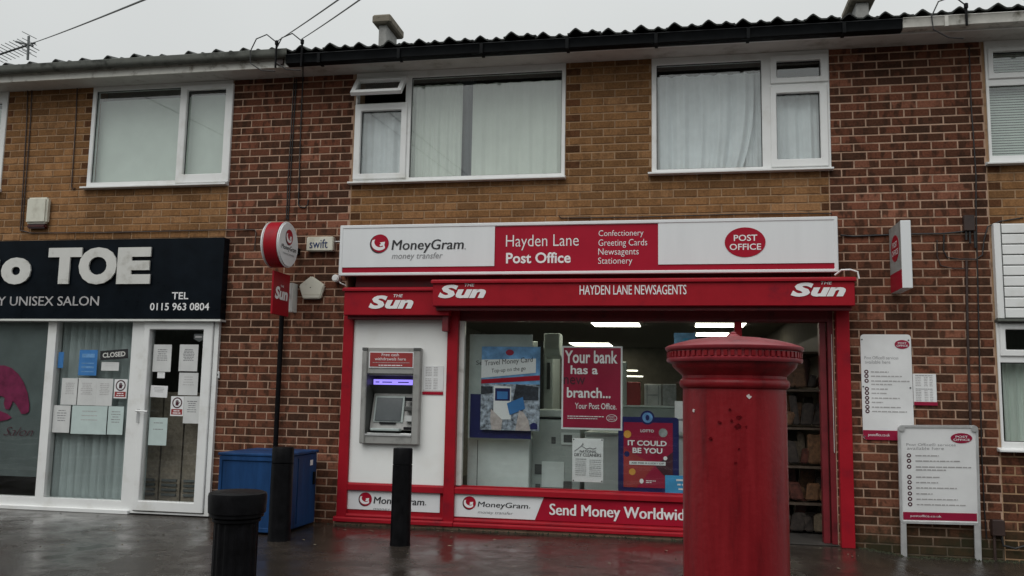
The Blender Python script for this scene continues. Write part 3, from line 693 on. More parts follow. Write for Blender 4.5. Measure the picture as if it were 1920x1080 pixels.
# white panel round the cash machine
plate('white_panel', 'panel_white', (xl1, xm0, za1, P(745, 600, -.03).z), [(P(690, 740, -.03).x, P(774, 740, -.03).x, P(730, 812, -.03).z, P(730, 704, -.03).z)], -.03, .02, sf, .003)
b = MB(); b.box(xm1, xm1+.05, .0, .06, zr1, P(1000, 602, .02).z-.002); b.build('window_jamb', 'upvc_shade', sf)
b = MB(); b.box(xm1, xd0, .03, .038, zr1, P(1000, 602, .02).z-.002); pane = b.build('window_pane', 'glass_shop', sf)
b = MB(); b.box(xm1, xd0, .0, .06, zr1-.004, zr1+.01); b.build('glazing_bead', 'shop_red', sf)
b = MB(); b.box(xm0-.03, xm0+.03, -.16, -.07, at_z(835, 622, -.1), at_z(835, 590, -.1)); b.build('shutter_guide_block', 'shop_red_dark', sf, bevel=.004)

# ---- printed panels of the shopfront
def oval(F, cu, cv, ru, rv, parent, m='sign_red', t=.003):
    b = MB(); b.ell(F, cu, cv, ru, rv, 0, t); o = b.build('logo_oval', m, parent)
    text('lettering', 'POST', F, cu-ru*.55, cu+ru*.6, cv+rv*.08, cv+rv*.5, 'letter_white', parent, .012, 0, t+.0015)
    text('lettering', 'OFFICE', F, cu-ru*.76, cu+ru*.78, cv-rv*.52, cv-rv*.1, 'letter_white', parent, .012, 0, t+.0015)
def globe(F, cu, cv, r, parent, t=.003):
    b = MB(); b.ell(F, cu-r*.06, cv-r*.03, r, r, 0, t*.6, 32); b.build('logo_shade', 'letter_black', parent)
    b = MB(); b.ell(F, cu+r*.06, cv+r*.03, r*.97, r*.97, t*.6, t, 32); b.build('logo_disc', 'sign_red', parent)
    pts = []
    for i in range(15):
        q = R(150+i*12); pts.append((cu+r*(.0+.86*math.cos(q)), cv+r*(.02+.74*math.sin(q))))
    inner = []
    for i in range(15):
        q = R(150+i*12); inner.append((cu+r*(.1+.66*math.cos(q)), cv+r*(.18+.56*math.sin(q))))
    b = MB()
    for i in range(14): b.poly(F, [pts[i], pts[i+1], inner[i+1], inner[i]], t, t*1.5)
    a = lambda x, y: (cu+r*x, cv+r*y)
    b.poly(F, [a(.05, .12), a(.62, .2), a(.52, -.38), a(.36, -.2), a(.15, -.3), a(.02, -.14), a(.2, -.02)], t*1.51, t*1.6)
    b.build('logo_arrow', 'letter_white', parent)
def newspaper_logo(F, u0, u1, v0, v1, parent):     # heavy slanted three-letter title with a small word over it
    h = v1-v0; l = u1-u0
    text('lettering', 'S', F, u0, u0+l*.42, v0, v1, 'letter_white', parent, .05, .25, .004)
    text('lettering', 'un', F, u0+l*.37, u1, v0, v0+h*.66, 'letter_white', parent, .05, .25, .005)
    text('lettering', 'THE', F, u0+l*.55, u0+l*.76, v0+h*.86, v0+h*1.08, 'letter_white', parent, .01, .2, .003)

def money_lines(Y, gx, gy, gr, wx0, wy0, wx1, wy1, tx0, ty0, tx1, ty1, parent):
    F = WF(Y); c = P(gx, gy, Y); r = abs(P(gx+gr, gy, Y).x-c.x); globe(F, c.x, c.z, r, parent)
    ptext('MoneyGram', Y, wx0, wy0, wx1, wy1, 'letter_black', parent, .02, .12)
    b = MB(); d = P(wx1+3, wy0+(wy1-wy0)*.72, Y); b.ell(F, d.x, d.z, .006, .006, 0, .002, 10); b.build('lettering', 'letter_grey', parent)
    ptext('money transfer', Y, tx0, ty0, tx1, ty1, 'letter_grey', parent, .0, .2)
# under the cash machine
YL = -.024; q = pr(646, 918, 826, 964, YL)
lp = thing('money_transfer_sign', 'white money transfer panel under the cash machine, behind a black bollard', 'sign', (q[0], YL, q[2]), 'money transfer panels along the shop base')
b = MB(); b.box(q[0]+.01, q[1]-.01, YL-.002, YL+.003, q[2]+.012, q[3]); b.build('panel', 'sign_white', lp)
money_lines(YL-.003, 685, 936, 12, 701, 931, 795, 952, 700, 951, 772, 960, lp)
# long panel below the window
lp = thing('money_transfer_sign', 'long red and white money transfer panel below the shop window', 'sign', (xm1, YL, .1), 'money transfer panels along the shop base')
zA, zB = at_z(1000, 976, YL)+.0, at_z(1000, 928, YL); zl0 = P(853, 968, YL).z; zl1 = P(853, 925, YL).z
b = MB(); b.box(xm1+.03, xd0-.01, YL-.002, YL+.003, .115, zr0-.012); b.build('red_ground', 'sign_red', lp)
F = WF(YL-.003); b = MB(); xa, xb, xc = P(852, 945, YL).x, P(1020, 932, YL).x, P(1003, 973, YL).x
b.poly(F, [(xa, zl0), (xc, zl0), (xb, zl1), (xa, zl1)], 0, .002); b.build('white_ground', 'sign_white', lp)
money_lines(YL-.005, 880, 943, 12, 896, 940, 990, 957, 896, 957, 962, 967, lp)
wx = P(1031, 944, YL).x; we = P(1280, 960, YL).x; wl = we-wx
text('lettering', 'Send Money Worldwide', F, wx, wx+wl*1.065, P(1031, 971, YL).z-.004, P(1031, 944, YL).z, 'letter_white', lp, .03, 0, .003)

# ---- fascia sign
YF = -.15
S = pr(638, 423, 1573, 509, YF); S = (S[0], S[1], (P(638, 519, YF).z+P(1573, 508, YF).z)/2, (P(638, 423, YF).z+P(1571, 405, YF).z)/2)
fs = thing('fascia_sign', 'long white framed shop sign in red and white above the shutter boxes', 'sign', (S[0], YF, S[2]))
b = MB(); b.box(S[0]+.01, S[1]-.01, YF+.02, .0, S[2]+.01, S[3]-.01); b.build('sign_box', 'shop_red_dark', fs)
e = .034
plate('frame', 'sign_white', S, [(S[0]+e, S[1]-e, S[2]+.03, S[3]-e)], YF, YF+.03, fs, .006)
xw, xe = P(927, 465, YF).x, P(1234, 450, YF).x; zs_ = P(780, 500, YF).z
def sheet(x0, x1, z0, z1, m, y): b = MB(); b.box(x0, x1, y, y+.004, z0, z1); return b.build('panel', m, fs)
sheet(S[0]+e-.005, S[1]-e+.005, S[2]+.025, S[3]-e+.005, 'sign_red', YF+.014)
sheet(S[0]+e-.004, xw, zs_, S[3]-e+.004, 'sign_white', YF+.006); sheet(xe, S[1]-e+.004, zs_, S[3]-e+.004, 'sign_white', YF+.006)
yt = YF+.005
money_lines(yt, 711.5, 457, 17, 735, 450, 869, 473, 735, 474, 830, 488, fs)
ptext('Hayden Lane', YF+.013, 949, 441, 1085, 468, 'letter_white', fs, -.006)
ptext('Post Office', YF+.013, 949, 474, 1070, 493, 'letter_white', fs, .022)
for i, s_ in enumerate(('Confectionery', 'Greeting Cards', 'Newsagents', 'Stationery')):
    y = 432+i*17; wds = (84, 91, 75, 63)[i]; h_ = (13, 15, 15, 15)[i]
    ptext(s_, YF+.013, 1122.5-i*.3, y, 1122.5+wds, y+h_, 'letter_white', fs, -.006)
cO = P(1397, 454, YF); oval(WF(yt), cO.x, cO.z, P(1435.5, 454, YF).x-cO.x, cO.z-P(1397, 482, YF).z, fs)

# ---- shutter boxes
def shutter(x0, x1, z0, z1, Y, label, lip):
    t = thing('shutter_box', label, 'shutter box', ((x0+x1)/2, Y, z0), 'red roller shutter boxes')
    b = MB(); b.box(x0, x1, Y, .015, z0, z1); b.build('housing', 'shop_red', t, bevel=.006)
    b = MB(); b.prism([(Y-.022, z1-lip), (Y-.022, z1+.004), (Y+.02, z1+.02), (.0, z1+.025), (.0, z1-lip)], 'x', x0-.015, x1+.012); b.build('lid', 'shop_red', t, bevel=.003)
    b = MB(); b.box(x0+.02, x1-.02, Y+.06, Y+.10, z0-.035, z0); b.build('shutter_bottom_bar', 'shop_red_dark', t, bevel=.003)
    return t
Y1 = -.20; a = pr(646, 540, 838, 591, Y1)
t1 = shutter(a[0], P(842, 565, Y1).x, P(700, 591, Y1).z, P(700, 542, Y1).z, Y1, 'short red shutter box over the cash machine', .02)
F = WF(Y1); q = pr(692, 554, 775, 579, Y1); newspaper_logo(F, *q, t1)
Y2 = -.31
zb2 = (P(815, 577, Y2).z+P(1603, 570, Y2).z)/2; zt2 = (P(815, 532, Y2).z+P(1603, 518, Y2).z)/2
t2 = shutter(P(811, 550, Y2).x, P(1603, 545, Y2).x, zb2, zt2, Y2, 'long red shutter box over window and doorway', .02)
F = WF(Y2); newspaper_logo(F, *pr(822, 534, 911, 559, Y2), t2); newspaper_logo(F, *pr(1482, 530, 1586, 556, Y2), t2)
ptext('HAYDEN LANE NEWSAGENTS', Y2, 1087, 535, 1287, 552, 'letter_white', t2, .012)
b = MB(); c = P(1590, 512, Y2+.02); b.tube([c+Vector((-.1, .05, -.01)), c+Vector((-.05, .02, .03)), c+Vector((.02, .0, .03)), c+Vector((.08, .0, .01)), c+Vector((.09, .0, -.05))], .008)
tag(b.build('white_cable', 'upvc'), 'white cable looping over the right end of the long shutter box', 'cable')

# ---- cash machine
YM = -.03
am = thing('cash_machine', 'grey cash machine set into the white panel with purple light strip', 'cash machine', (P(731, 834, YM).x, YM, P(731, 834, YM).z))
o_ = (P(676.5, 740, -.1).x, P(786.5, 740, -.1).x, P(730, 833, -.1).z, P(730, 652, -.1).z)
h_ = (o_[0]+.052, o_[1]-.075, P(730, 815, -.1).z, P(730, 701, -.1).z)
plate('surround', 'atm_grey', o_, [h_], -.085, YM, am, .006)
b = MB(); b.box(o_[0]+.0, o_[0]+.05, -.105, -.084, o_[2], o_[3]-.03); b.build('side_upright', 'atm_grey', am, bevel=.008)
b = MB(); b.box(o_[1]-.07, o_[1], -.105, -.084, o_[2], o_[3]-.03); b.build('side_upright', 'atm_grey', am, bevel=.008)
b = MB(); b.box(o_[0], o_[0]+.05, -.105, -.084, o_[3]-.028, o_[3]); b.box(o_[1]-.07, o_[1], -.105, -.084, o_[3]-.028, o_[3]); b.build('corner_cap', 'atm_dark', am)
r_ = pr(694, 661, 773, 688, -.1)
b = MB(); b.box(r_[0]-.01, r_[1]+.01, -.094, -.084, r_[2]-.012, r_[3]+.01); b.build('header_border', 'sign_white', am)
b = MB(); b.box(r_[0], r_[1], -.098, -.093, r_[2], r_[3]); b.build('header_panel', 'carton_red', am)
ptext('Free cash', -.098, 716, 662, 748, 668, 'letter_white', am, .0); ptext('withdrawals here', -.098, 703, 670, 761, 676, 'letter_white', am, .0)
rnd = random.Random(4); words(WF(-.098), r_[0]+.03, r_[1]-.03, P(730, 680, -.1).z, .005, 'letter_pale', am, rnd); words(WF(-.098), r_[0]+.09, r_[1]-.1, P(730, 685, -.1).z, .008, 'letter_white', am, rnd)
YB = .20
b = MB(); x0, x1, z0, z1 = h_
b.add([(x0, -.084, z0), (x1, -.084, z0), (x1, -.084, z1), (x0, -.084, z1), (x0, YB, z0), (x1, YB, z0), (x1, YB, z1), (x0, YB, z1)], [(0, 4, 5, 1), (1, 5, 6, 2), (2, 6, 7, 3), (3, 7, 4, 0), (4, 7, 6, 5)])
b.build('recess', 'atm_dark', am)
lb_ = pr(701, 711, 773, 722, .05); b = MB(); b.box(lb_[0], x1-.006, .045, .08, lb_[2], lb_[3]); b.build('light_strip', 'atm_light', am)
F = WF(.045)
for u0, u1 in ((.02, .06), (.09, .19), (.25, .36)): b = MB(); b.fbox(F, lb_[0]+u0, lb_[0]+u1, (lb_[2]+lb_[3])/2-.006, (lb_[2]+lb_[3])/2+.004, 0, .001); b.build('strip_print', 'letter_navy', am)
b = MB(); b.prism([(.0, lb_[2]-.005), (.16, lb_[2]-.12), (.19, lb_[2]-.12), (.19, lb_[2]-.005)], 'x', x0+.003, x1-.003); b.build('hood', 'atm_dark', am)
zs0, zs1 = P(731, 791, .05).z, P(731, 745, .05).z
# sloping console with screen
def console(x0, x1, za, zb, ya, yb, m, nm, bev=.006, th=.03):
    b = MB(); b.prism([(ya, za), (yb, zb), (yb+th, zb), (ya+th, za)], 'x', x0, x1); return b.build(nm, m, am, bevel=bev)
xc0, xc1 = P(702, 770, .05).x, P(756, 770, .05).x
console(xc0-.03, x1-.003, P(731, 806, .05).z, zs1+.06, .0, .12, 'atm_grey', 'console')
console(xc0+.0, xc1+.01, zs0-.005, zs1+.012, .012, .072, 'cabinet_grey', 'screen_bezel', .004)
console(xc0+.02, xc1-.012, zs0+.01, zs1-.003, .005, .062, 'atm_screen', 'screen', .002, .012)
b = MB(); zk = P(731, 804, .0).z; b.box(xc0, xc1, -.06, .06, zk-.02, zk+.005); b.build('keypad_shelf', 'cabinet_grey', am, bevel=.006)
b = MB(); b.box(xc0+.07, xc1-.06, -.0, .03, P(731, 793, .0).z-.01, P(731, 793, .0).z+.008); b.build('receipt_slot', 'atm_black', am)
b = MB(); xk0 = P(761, 770, .03).x; b.box(xk0, x1-.008, -.02, .05, P(765, 748, .0).z-.02, P(765, 748, .0).z+.012); b.build('card_reader', 'atm_black', am, bevel=.004)
b = MB(); b.box(xk0, x1-.008, -.03, .05, P(765, 768, .0).z-.015, P(765, 768, .0).z+.03); b.build('receipt_printer', 'atm_dark', am, bevel=.008)
b = MB(); b.box(xk0+.01, x1-.012, -.03, .03, P(765, 788, .0).z-.01, P(765, 788, .0).z+.045); b.build('guide_label', 'carton_white', am)
b = MB(); b.box(xk0, x1-.012, -.03, .03, P(765, 803, .0).z-.015, P(765, 803, .0).z+.012); b.build('keyhole_plate', 'atm_black', am)
b = MB(); b.box(x0, x1, -.095, -.084, z0-.012, z0+.004); b.build('ledge', 'aluminium', am)
# price list beside it
pl = thing('price_list', 'small white price list with red foot beside the cash machine', 'notice', (P(812, 740, YM).x, YM, P(812, 740, YM).z))
q = pr(795, 686, 831, 733, YM-.002); b = MB(); b.box(q[0], q[1], YM-.006, YM-.002, q[2], q[3]); b.build('sheet', 'board_white', pl)
b = MB(); z_ = P(810, 740, YM).z; b.box(q[0]-.008, q[1], YM-.008, YM-.002, z_, z_+.028); b.build('foot_strip', 'sign_red', pl)
F = WF(YM-.006)
for k in range(14):
    if k == 6: continue
    z_ = q[3]-.015-k*(q[3]-q[2]-.02)/14; words(F, q[0]+.02, q[0]+.08, z_, .006, 'letter_pale', pl, rnd); words(F, q[0]+.1, q[0]+.14, z_, .006, 'letter_pale', pl, rnd)

# ================================================================== INSIDE THE SHOP WINDOW
shop_items = []
def card(name, label, cat, rect, Y, m, th=.006, group=None, bevel=.001):
    t = thing(name, label, cat, ((rect[0]+rect[1])/2, Y, rect[2]), group); b = MB(); b.box(rect[0], rect[1], Y, Y+th, rect[2], rect[3]); b.build('board', m, t, bevel=bevel); return t
YP = .046
# bank poster
q = pr(1054, 649, 1167, 806, YP); q = (P(1053, 730, YP).x, P(1167, 730, YP).x, P(1110, 806, YP).z, P(1110, 649, YP).z)
t = card('poster', 'crimson bank poster with white border hanging in the shop window', 'poster', q, YP, 'sign_white', group='posters in the shop window')
b = MB(); b.box(q[0]+.016, q[1]-.016, YP-.002, YP, q[2]+.018, q[3]-.016); b.build('crimson_ground', 'sign_pink', t)
for s_, x0, y0, x1, y1, m_, bo in (('Your bank', 1059, 657, 1158, 682, 'letter_white', .02), ('has a', 1070, 685, 1121, 702, 'letter_white', .02), ('new', 1057, 707, 1097, 721, 'letter_plum', .01),
                                   ('branch...', 1063, 726, 1145, 747, 'letter_white', .02), ('Your Post Office.', 1078, 755, 1156, 768, 'letter_white', .008)):
    ptext(s_, YP-.003, x0, y0, x1, y1, m_, t, bo)
F = WF(YP-.003); u = P(1064, 780, YP); words(F, u.x, u.x+.34, u.z, .008, 'letter_white', t, rnd); words(F, u.x, u.x+.28, u.z-.02, .007, 'letter_white', t, rnd)
c = P(1147, 784, YP); b = MB()
for i in range(28):
    q0, q1 = i/28*6.283, (i+1)/28*6.283; ru, rv = .05, .034
    b.poly(F, [(c.x+ru*math.cos(q0), c.z+rv*math.sin(q0)), (c.x+ru*math.cos(q1), c.z+rv*math.sin(q1)), (c.x+ru*.9*math.cos(q1), c.z+rv*.88*math.sin(q1)), (c.x+ru*.9*math.cos(q0), c.z+rv*.88*math.sin(q0))], 0, .002)
b.build('logo_ring', 'letter_white', t); text('lettering', 'POST', F, c.x-.028, c.x+.028, c.z+.002, c.z+.018, 'letter_white', t); text('lettering', 'OFFICE', F, c.x-.036, c.x+.036, c.z-.02, c.z-.004, 'letter_white', t)
# travel card board (tall) and the poster on it
YQ = .16
q = (P(879, 720, YQ).x, P(997, 720, YQ).x, P(938, 822, YQ).z, P(938, 627, YQ).z)
t = card('display_board', 'tall grey display board with navy foot behind the travel card poster', 'board', q, YQ, 'cabinet_grey', .03)
b = MB(); b.box(q[0]+.02, q[1]-.0, YQ-.003, YQ, q[2], q[2]+.42); b.build('navy_foot', 'poster_navy', t)
ptext('Ser', YQ-.002, 893, 676, 910, 684, 'letter_black', t, .0)
YQ2 = .12
q = (P(902, 730, YQ2).x, P(1012, 730, YQ2).x, P(957, 807, YQ2).z, P(957, 650, YQ2).z)
t = card('poster', 'blue travel card poster showing hands holding a card reader', 'poster', q, YQ2, 'poster_sky', .012, 'posters in the shop window')
F = WF(YQ2); H = q[3]-q[2]; Wd = q[1]-q[0]; uv = lambda a, c: (q[0]+a*Wd, q[2]+c*H)
def pp(pts, m, nm, t0, t1): b = MB(); b.poly(F, [uv(*p_) for p_ in pts], t0, t1); return b.build(nm, m, t)
pp([(0, 0), (1, 0), (1, .55), (0, .55)], 'poster_photo', 'picture', .0, .002)
pp([(0, .6), (1, .66), (1, .6), (0, .55)], 'sign_red', 'red_stripe', .002, .003)
pp([(.0, .62), (.93, .69), (.93, .86), (.0, .84)], 'sign_white', 'title_ground', .003, .0045)
f2 = Frame(F.at(*uv(0, .7), .0045), (Wd*.93, 0, .06*H), (0, 0, 1), (0, -1, 0))
text('lettering', 'Travel Money Card', f2, .03, Wd*.88, .035, .1, 'letter_black', t, .0); text('lettering', 'Top-up on the go', f2, .1, Wd*.76, -.035, .015, 'letter_black', t, .0)
c = P(956, 661, YQ2); b = MB(); b.ell(F, c.x, c.z, .04, .028, 0, .003); b.build('logo_oval', 'sign_pink', t)
pp([(.22, .13), (.52, .13), (.52, .52), (.22, .53)], 'board_white', 'card_reader_print', .004, .006)
pp([(.245, .35), (.5, .35), (.5, .5), (.245, .5)], 'poster_navy', 'reader_screen', .006, .007); pp([(.28, .37), (.46, .37), (.46, .46), (.28, .46)], 'poster_blue', 'screen_picture', .007, .008)
pp([(.5, .18), (.76, .26), (.72, .4), (.45, .32)], 'poster_blue', 'card_print', .008, .009)
pp([(.2, .0), (.36, .0), (.38, .12), (.26, .2), (.18, .25), (.17, .12)], 'skin_print', 'hand_print', .009, .010); pp([(.6, .0), (.85, .0), (.82, .12), (.73, .22), (.66, .24), (.63, .12)], 'skin_print', 'hand_print', .009, .010)
pp([(.0, .42), (.2, .44), (.2, .52), (.0, .52)], 'poster_dark', 'dark_band', .0021, .003); pp([(.55, .36), (.98, .36), (.98, .52), (.6, .55)], 'poster_dark', 'dark_band', .0021, .003)
pp([(.85, .02), (.97, .02), (.97, .08), (.91, .1), (.85, .08)], 'poster_navy', 'emblem', .0031, .004)
# dry cleaner plate
q = (P(1073, 860, YP).x, P(1131, 860, YP).x, P(1102, 904, YP).z, P(1102, 822, YP).z)
t = card('notice_plate', 'white dry cleaners price plate with black script in the window', 'notice', q, YP, 'board_white')
F = WF(YP-.001); text('lettering', 'NATIONAL', F, q[0]+.07, q[1]-.06, P(1100, 849, YP).z, P(1100, 844, YP).z, 'letter_black', t, .02); text('lettering', 'DRY CLEANERS', F, q[0]+.02, q[1]-.02, P(1100, 856, YP).z, P(1100, 850, YP).z, 'letter_black', t, .02)
b = MB(); sw = [(1077, 846), (1083, 842), (1094, 833), (1093, 831), (1090, 836), (1100, 842), (1106, 840), (1112, 842), (1118, 840)]
for i in range(len(sw)-1):
    a_, c_ = P(*sw[i], YP), P(*sw[i+1], YP); d_ = .005 if i < 4 else .004; b.poly(F, [(a_.x, a_.z-d_), (c_.x, c_.z-d_), (c_.x, c_.z+d_), (a_.x, a_.z+d_)], .001, .0015+i*.0001)
b.build('swoosh', 'letter_grey', t)
for k in range(9):
    z_ = P(1100, 861, YP).z-k*.018; words(F, q[0]+.03, q[0]+.13, z_, .006, 'letter_grey' if k % 3 == 0 else 'letter_pale', t, rnd); words(F, q[0]+.16, q[1]-.02, z_-.006, .006, 'letter_grey' if k % 3 == 1 else 'letter_pale', t, rnd)
for dx, dz in ((.012, .012), (.012, -.012), (-.012, .012), (-.012, -.012)):
    b = MB(); b.ell(F, (q[0] if dx > 0 else q[1])+dx, (q[2] if dz > 0 else q[3])+dz, .006, .006, 0, .003, 10); b.build('screw', 'letter_black', t)
# lottery board
YO = .048
q = (P(1159, 852, YO).x, P(1273, 852, YO).x, P(1214, 925, YO).z, P(1214, 782, YO).z)
t = thing('lottery_board', 'navy edged lottery board with round badge in the shop window', 'poster', ((q[0]+q[1])/2, YO, q[2]), 'posters in the shop window')
F = WF(YO); b = MB(); rc = .03; pts = []
for cx_, cz_, a0 in ((q[1]-rc, q[3]-rc, 0), (q[0]+rc, q[3]-rc, 90), (q[0]+rc, q[2]+rc, 180), (q[1]-rc, q[2]+rc, 270)):
    for k in range(6): an = R(a0+k*18); pts.append((cx_+rc*math.cos(an), cz_+rc*math.sin(an)))
b.poly(F, pts, -.02, 0); b.build('board', 'poster_navy', t)
i_ = (q[0]+.05, q[1]-.055, q[2]+.05, q[3]-.05)
b = MB(); b.fbox(F, *i_, 0, .003); b.build('crimson_ground', 'sign_pink', t)
b = MB(); b.poly(F, [(i_[0], i_[2]), (i_[0]+.12, i_[2]), (i_[0]+.28, i_[2]+.2), (i_[0], i_[2]+.36)], .003, .004); b.build('print_shape', 'carton_red', t)
b = MB(); b.poly(F, [(i_[1], i_[2]+.03), (i_[1], i_[2]+.33), (i_[1]-.16, i_[2]+.2)], .003, .004); b.build('print_shape', 'letter_plum', t)
for a_, c_, r_, m_ in ((.03, .48, .035, 'gold_print'), (.08, .14, .03, 'gold_print'), (.36, .5, .04, 'carton_grey'), (.03, .3, .025, 'poster_navy'), (.38, .27, .018, 'letter_white')):
    b = MB(); b.ell(F, min(i_[1]-r_, max(i_[0]+r_, i_[0]+a_)), i_[2]+c_, r_, r_, .004, .006, 20); b.build('lottery_ball', m_, t)
for s_, x0, y0, x1, y1, bo in (('LOTTO', 1201, 805, 1226, 811, .02), ('IT COULD', 1177, 825, 1250, 837, .03), ('BE YOU', 1186, 839, 1242, 851, .03)): ptext(s_, YO-.006, x0, y0, x1, y1, 'letter_white', t, bo)
a_ = pr(1180, 864, 1248, 873, YO); b = MB(); b.fbox(F, *a_, .004, .006); b.build('slogan_strip', 'sign_white', t); ptext('ASK FOR A LUCKY DIP', YO-.006, 1184, 866, 1245, 871, 'letter_black', t, .01)
c = P(1203, 902, YO); b = MB(); b.ell(F, c.x, c.z, .018, .022, .004, .006, 16); b.build('emblem', 'letter_white', t); words(F, c.x+.04, c.x+.13, c.z+.005, .007, 'letter_white', t, rnd, .006); words(F, c.x+.04, c.x+.09, c.z-.01, .007, 'letter_white', t, rnd, .006)
c = P(1214, 783, YO); b = MB(); b.ell(F, c.x, c.z, .064, .064, -.02, .004); b.build('badge_rim', 'poster_navy', t); b = MB(); b.ell(F, c.x, c.z, .047, .047, .004, .006); b.build('badge', 'poster_sky', t); b = MB(); b.ell(F, c.x, c.z, .018, .026, .006, .007, 14); b.build('badge_emblem', 'poster_navy', t)
q = pr(1247, 891, 1300, 929, .04); q = (q[0], q[0]+.26, q[2], q[3])
t = card('notice_card', 'plain bright blue card low in the window beside the pillar box', 'notice', q, .041, 'poster_cyan', .003); words(WF(.041), q[0]+.1, q[1]-.02, q[3]-.04, .016, 'letter_white', t, rnd); words(WF(.041), q[0]+.11, q[1]-.04, q[3]-.08, .014, 'letter_white', t, rnd); words(WF(.041), q[0]+.12, q[1]-.06, q[3]-.12, .014, 'letter_white', t, rnd)
q = pr(1265, 752, 1300, 812, .2); t = card('notice_card', 'white card half hidden behind the pillar box shoulder', 'notice', (q[0], q[0]+.2, q[2], q[3]), .2, 'paper', .004); words(WF(.2), q[0]+.03, q[0]+.18, q[2]+.12, .02, 'paper_ink', t, rnd)

# furniture behind the posters
def cabinet(name, label, cat, x0, x1, y0, y1, z0, z1, m): t = thing(name, label, cat, ((x0+x1)/2, y0, z0)); b = MB(); b.box(x0, x1, y0, y1, z0, z1); b.build('body', m, t, bevel=.008); return t
x0 = P(876, 860, .3).x
t = cabinet('counter_unit', 'low white counter unit below the navy foot of the display board', 'counter', x0, P(992, 860, .3).x, .3, .8, .012, P(930, 821, .3).z, 'cabinet_white')
b = MB(); b.box(x0+.1, x0+.106, .296, .3, .1, P(930, 826, .3).z); b.build('door_seam', 'cabinet_dark', t)
xa, xb = P(997, 850, .45).x, P(1088, 850, .45).x
t = cabinet('copier', 'pale grey photocopier behind the dry cleaners plate', 'machine', xa, xb, .45, 1.1, .012, P(1030, 787, .45).z, 'cabinet_grey')
for (px0, py0, px1, py1, m_, nm) in ((1034, 819, 1042, 832, 'cabinet_dark', 'latch'), (1052, 811, 1088, 835, 'cabinet_white', 'control_panel'), (1057, 815, 1073, 830, 'cabinet_dark', 'display'), (1003, 870, 1016, 889, 'cabinet_dark', 'tray_handle'), (1016, 865, 1058, 915, 'cabinet_white', 'paper_tray'), (1056, 902, 1072, 918, 'atm_dark', 'tray_handle'), (1004, 907, 1013, 918, 'cabinet_dark', 'latch')):
    q = pr(px0, py0, px1, py1, .45); b = MB(); b.box(q[0], q[1], .437 if nm == 'display' else .44, .45, q[2], q[3]); b.build(nm, m_, t, bevel=.003)
b = MB(); q = pr(1010, 768, 1080, 783, .5); b.box(q[0]-.05, q[1], .45, 1.1, q[2], q[3]); b.build('scanner_lid', 'cabinet_grey', t, bevel=.01)
b = MB(); b.box(q[0]-.05, q[1], .47, 1.08, q[2]-.02, q[2]); b.build('lid_gap', 'atm_black', t)
t = cabinet('counter_unit', 'pale counter unit between photocopier and lottery board', 'counter', P(1096, 860, .5).x, P(1400, 860, .5).x, .5, 1.1, .012, P(1140, 813, .5).z, 'cabinet_white')
b = MB(); q = pr(1096, 810, 1180, 816, .48); b.box(q[0], q[1]+.6, .47, 1.1, q[2], q[3]); b.build('worktop', 'cabinet_grey', t)
q = pr(1024, 665, 1036, 765, 1.6); t = cabinet('tall_fridge', 'tall dim vending fridge behind the travel card poster', 'fridge', P(1012, 700, 1.6).x-.25, P(1037, 700, 1.6).x, 1.6, 2.2, .012, P(1020, 640, 1.6).z, 'cabinet_grey')
b = MB(); q = pr(1026, 680, 1031, 730, 1.59); b.box(q[0], q[1], 1.585, 1.6, q[2], q[3]); b.build('door_handle', 'atm_black', t)
b = MB(); b.box(P(1012, 700, 1.55).x-.02, P(1020, 700, 1.55).x, 1.5, 1.58, .1, P(1016, 640, 1.55).z); b.build('door_edge', 'atm_black', t)
q = pr(1021, 625, 1045, 672, 1.3); t = thing('air_conditioner', 'small grey air conditioner high behind the travel card poster', 'air conditioner', (q[0], 1.3, q[2]))
b = MB(); b.prism([(1.3, q[2]+.03), (1.24, q[2]+.1), (1.26, q[3]), (1.5, q[3]), (1.5, q[2])], 'x', q[0], q[1]+.03); b.build('body', 'cabinet_grey', t, bevel=.01)
# rear shelf with cartons
zsf = P(1200, 760, 1.4).z; xa, xb = P(1165, 760, 1.4).x, P(1290, 760, 1.4).x
t = cabinet('wall_unit', 'grey counter carrying cartons behind the lottery board', 'counter', xa-.3, xb+.3, 1.4, 1.8, .012, zsf-.02, 'cabinet_grey')
b = MB(); b.box(xa-.3, xb+.3, 1.37, 1.8, zsf-.02, zsf); b.build('top_board', 'cabinet_white', t)
for px0, py0, px1, py1, m_, lb in ((1167, 716, 1200, 756, 'carton_red', 'red carton on the shelf right of the crimson poster'), (1208, 720, 1240, 757, 'carton_white', 'white carton with grey bands beside the red carton'), (1242, 720, 1268, 757, 'carton_grey', 'grey printed carton nearest the pillar box cap')):
    q = pr(px0, py0, px1, py1, 1.42); t = thing('carton', lb, 'carton', (q[0], 1.42, zsf), 'cartons on the shop shelf'); b = MB(); b.box(q[0], q[1], 1.42, 1.62, zsf, q[3]); b.build('box', m_, t, bevel=.004)
    if m_ == 'carton_white':
        b = MB(); b.box(q[0]+.025, q[0]+.035, 1.414, 1.42, zsf+.01, q[3]-.01); b.box(q[1]-.035, q[1]-.025, 1.414, 1.42, zsf+.01, q[3]-.01); b.box(q[0]+.036, q[1]-.036, 1.414, 1.42, (zsf+q[3])/2-.01, (zsf+q[3])/2+.004); b.build('band', 'carton_grey', t)
q = pr(1167, 678, 1175, 714, 1.4); t = cabinet('post_pillar', 'slim pale post beside the crimson poster edge', 'post', q[0], q[1], 1.4, 1.46, zsf, q[3], 'cabinet_grey')
q = pr(1264, 624, 1305, 650, 2.0); t = card('hanging_sign', 'blue hanging sign above the pillar box cap inside the shop', 'sign', q, 2.0, 'poster_sky', .02)
words(WF(2.0), q[0]+.1, q[1]-.05, (q[2]+q[3])/2, .03, 'poster_cyan', t, rnd)
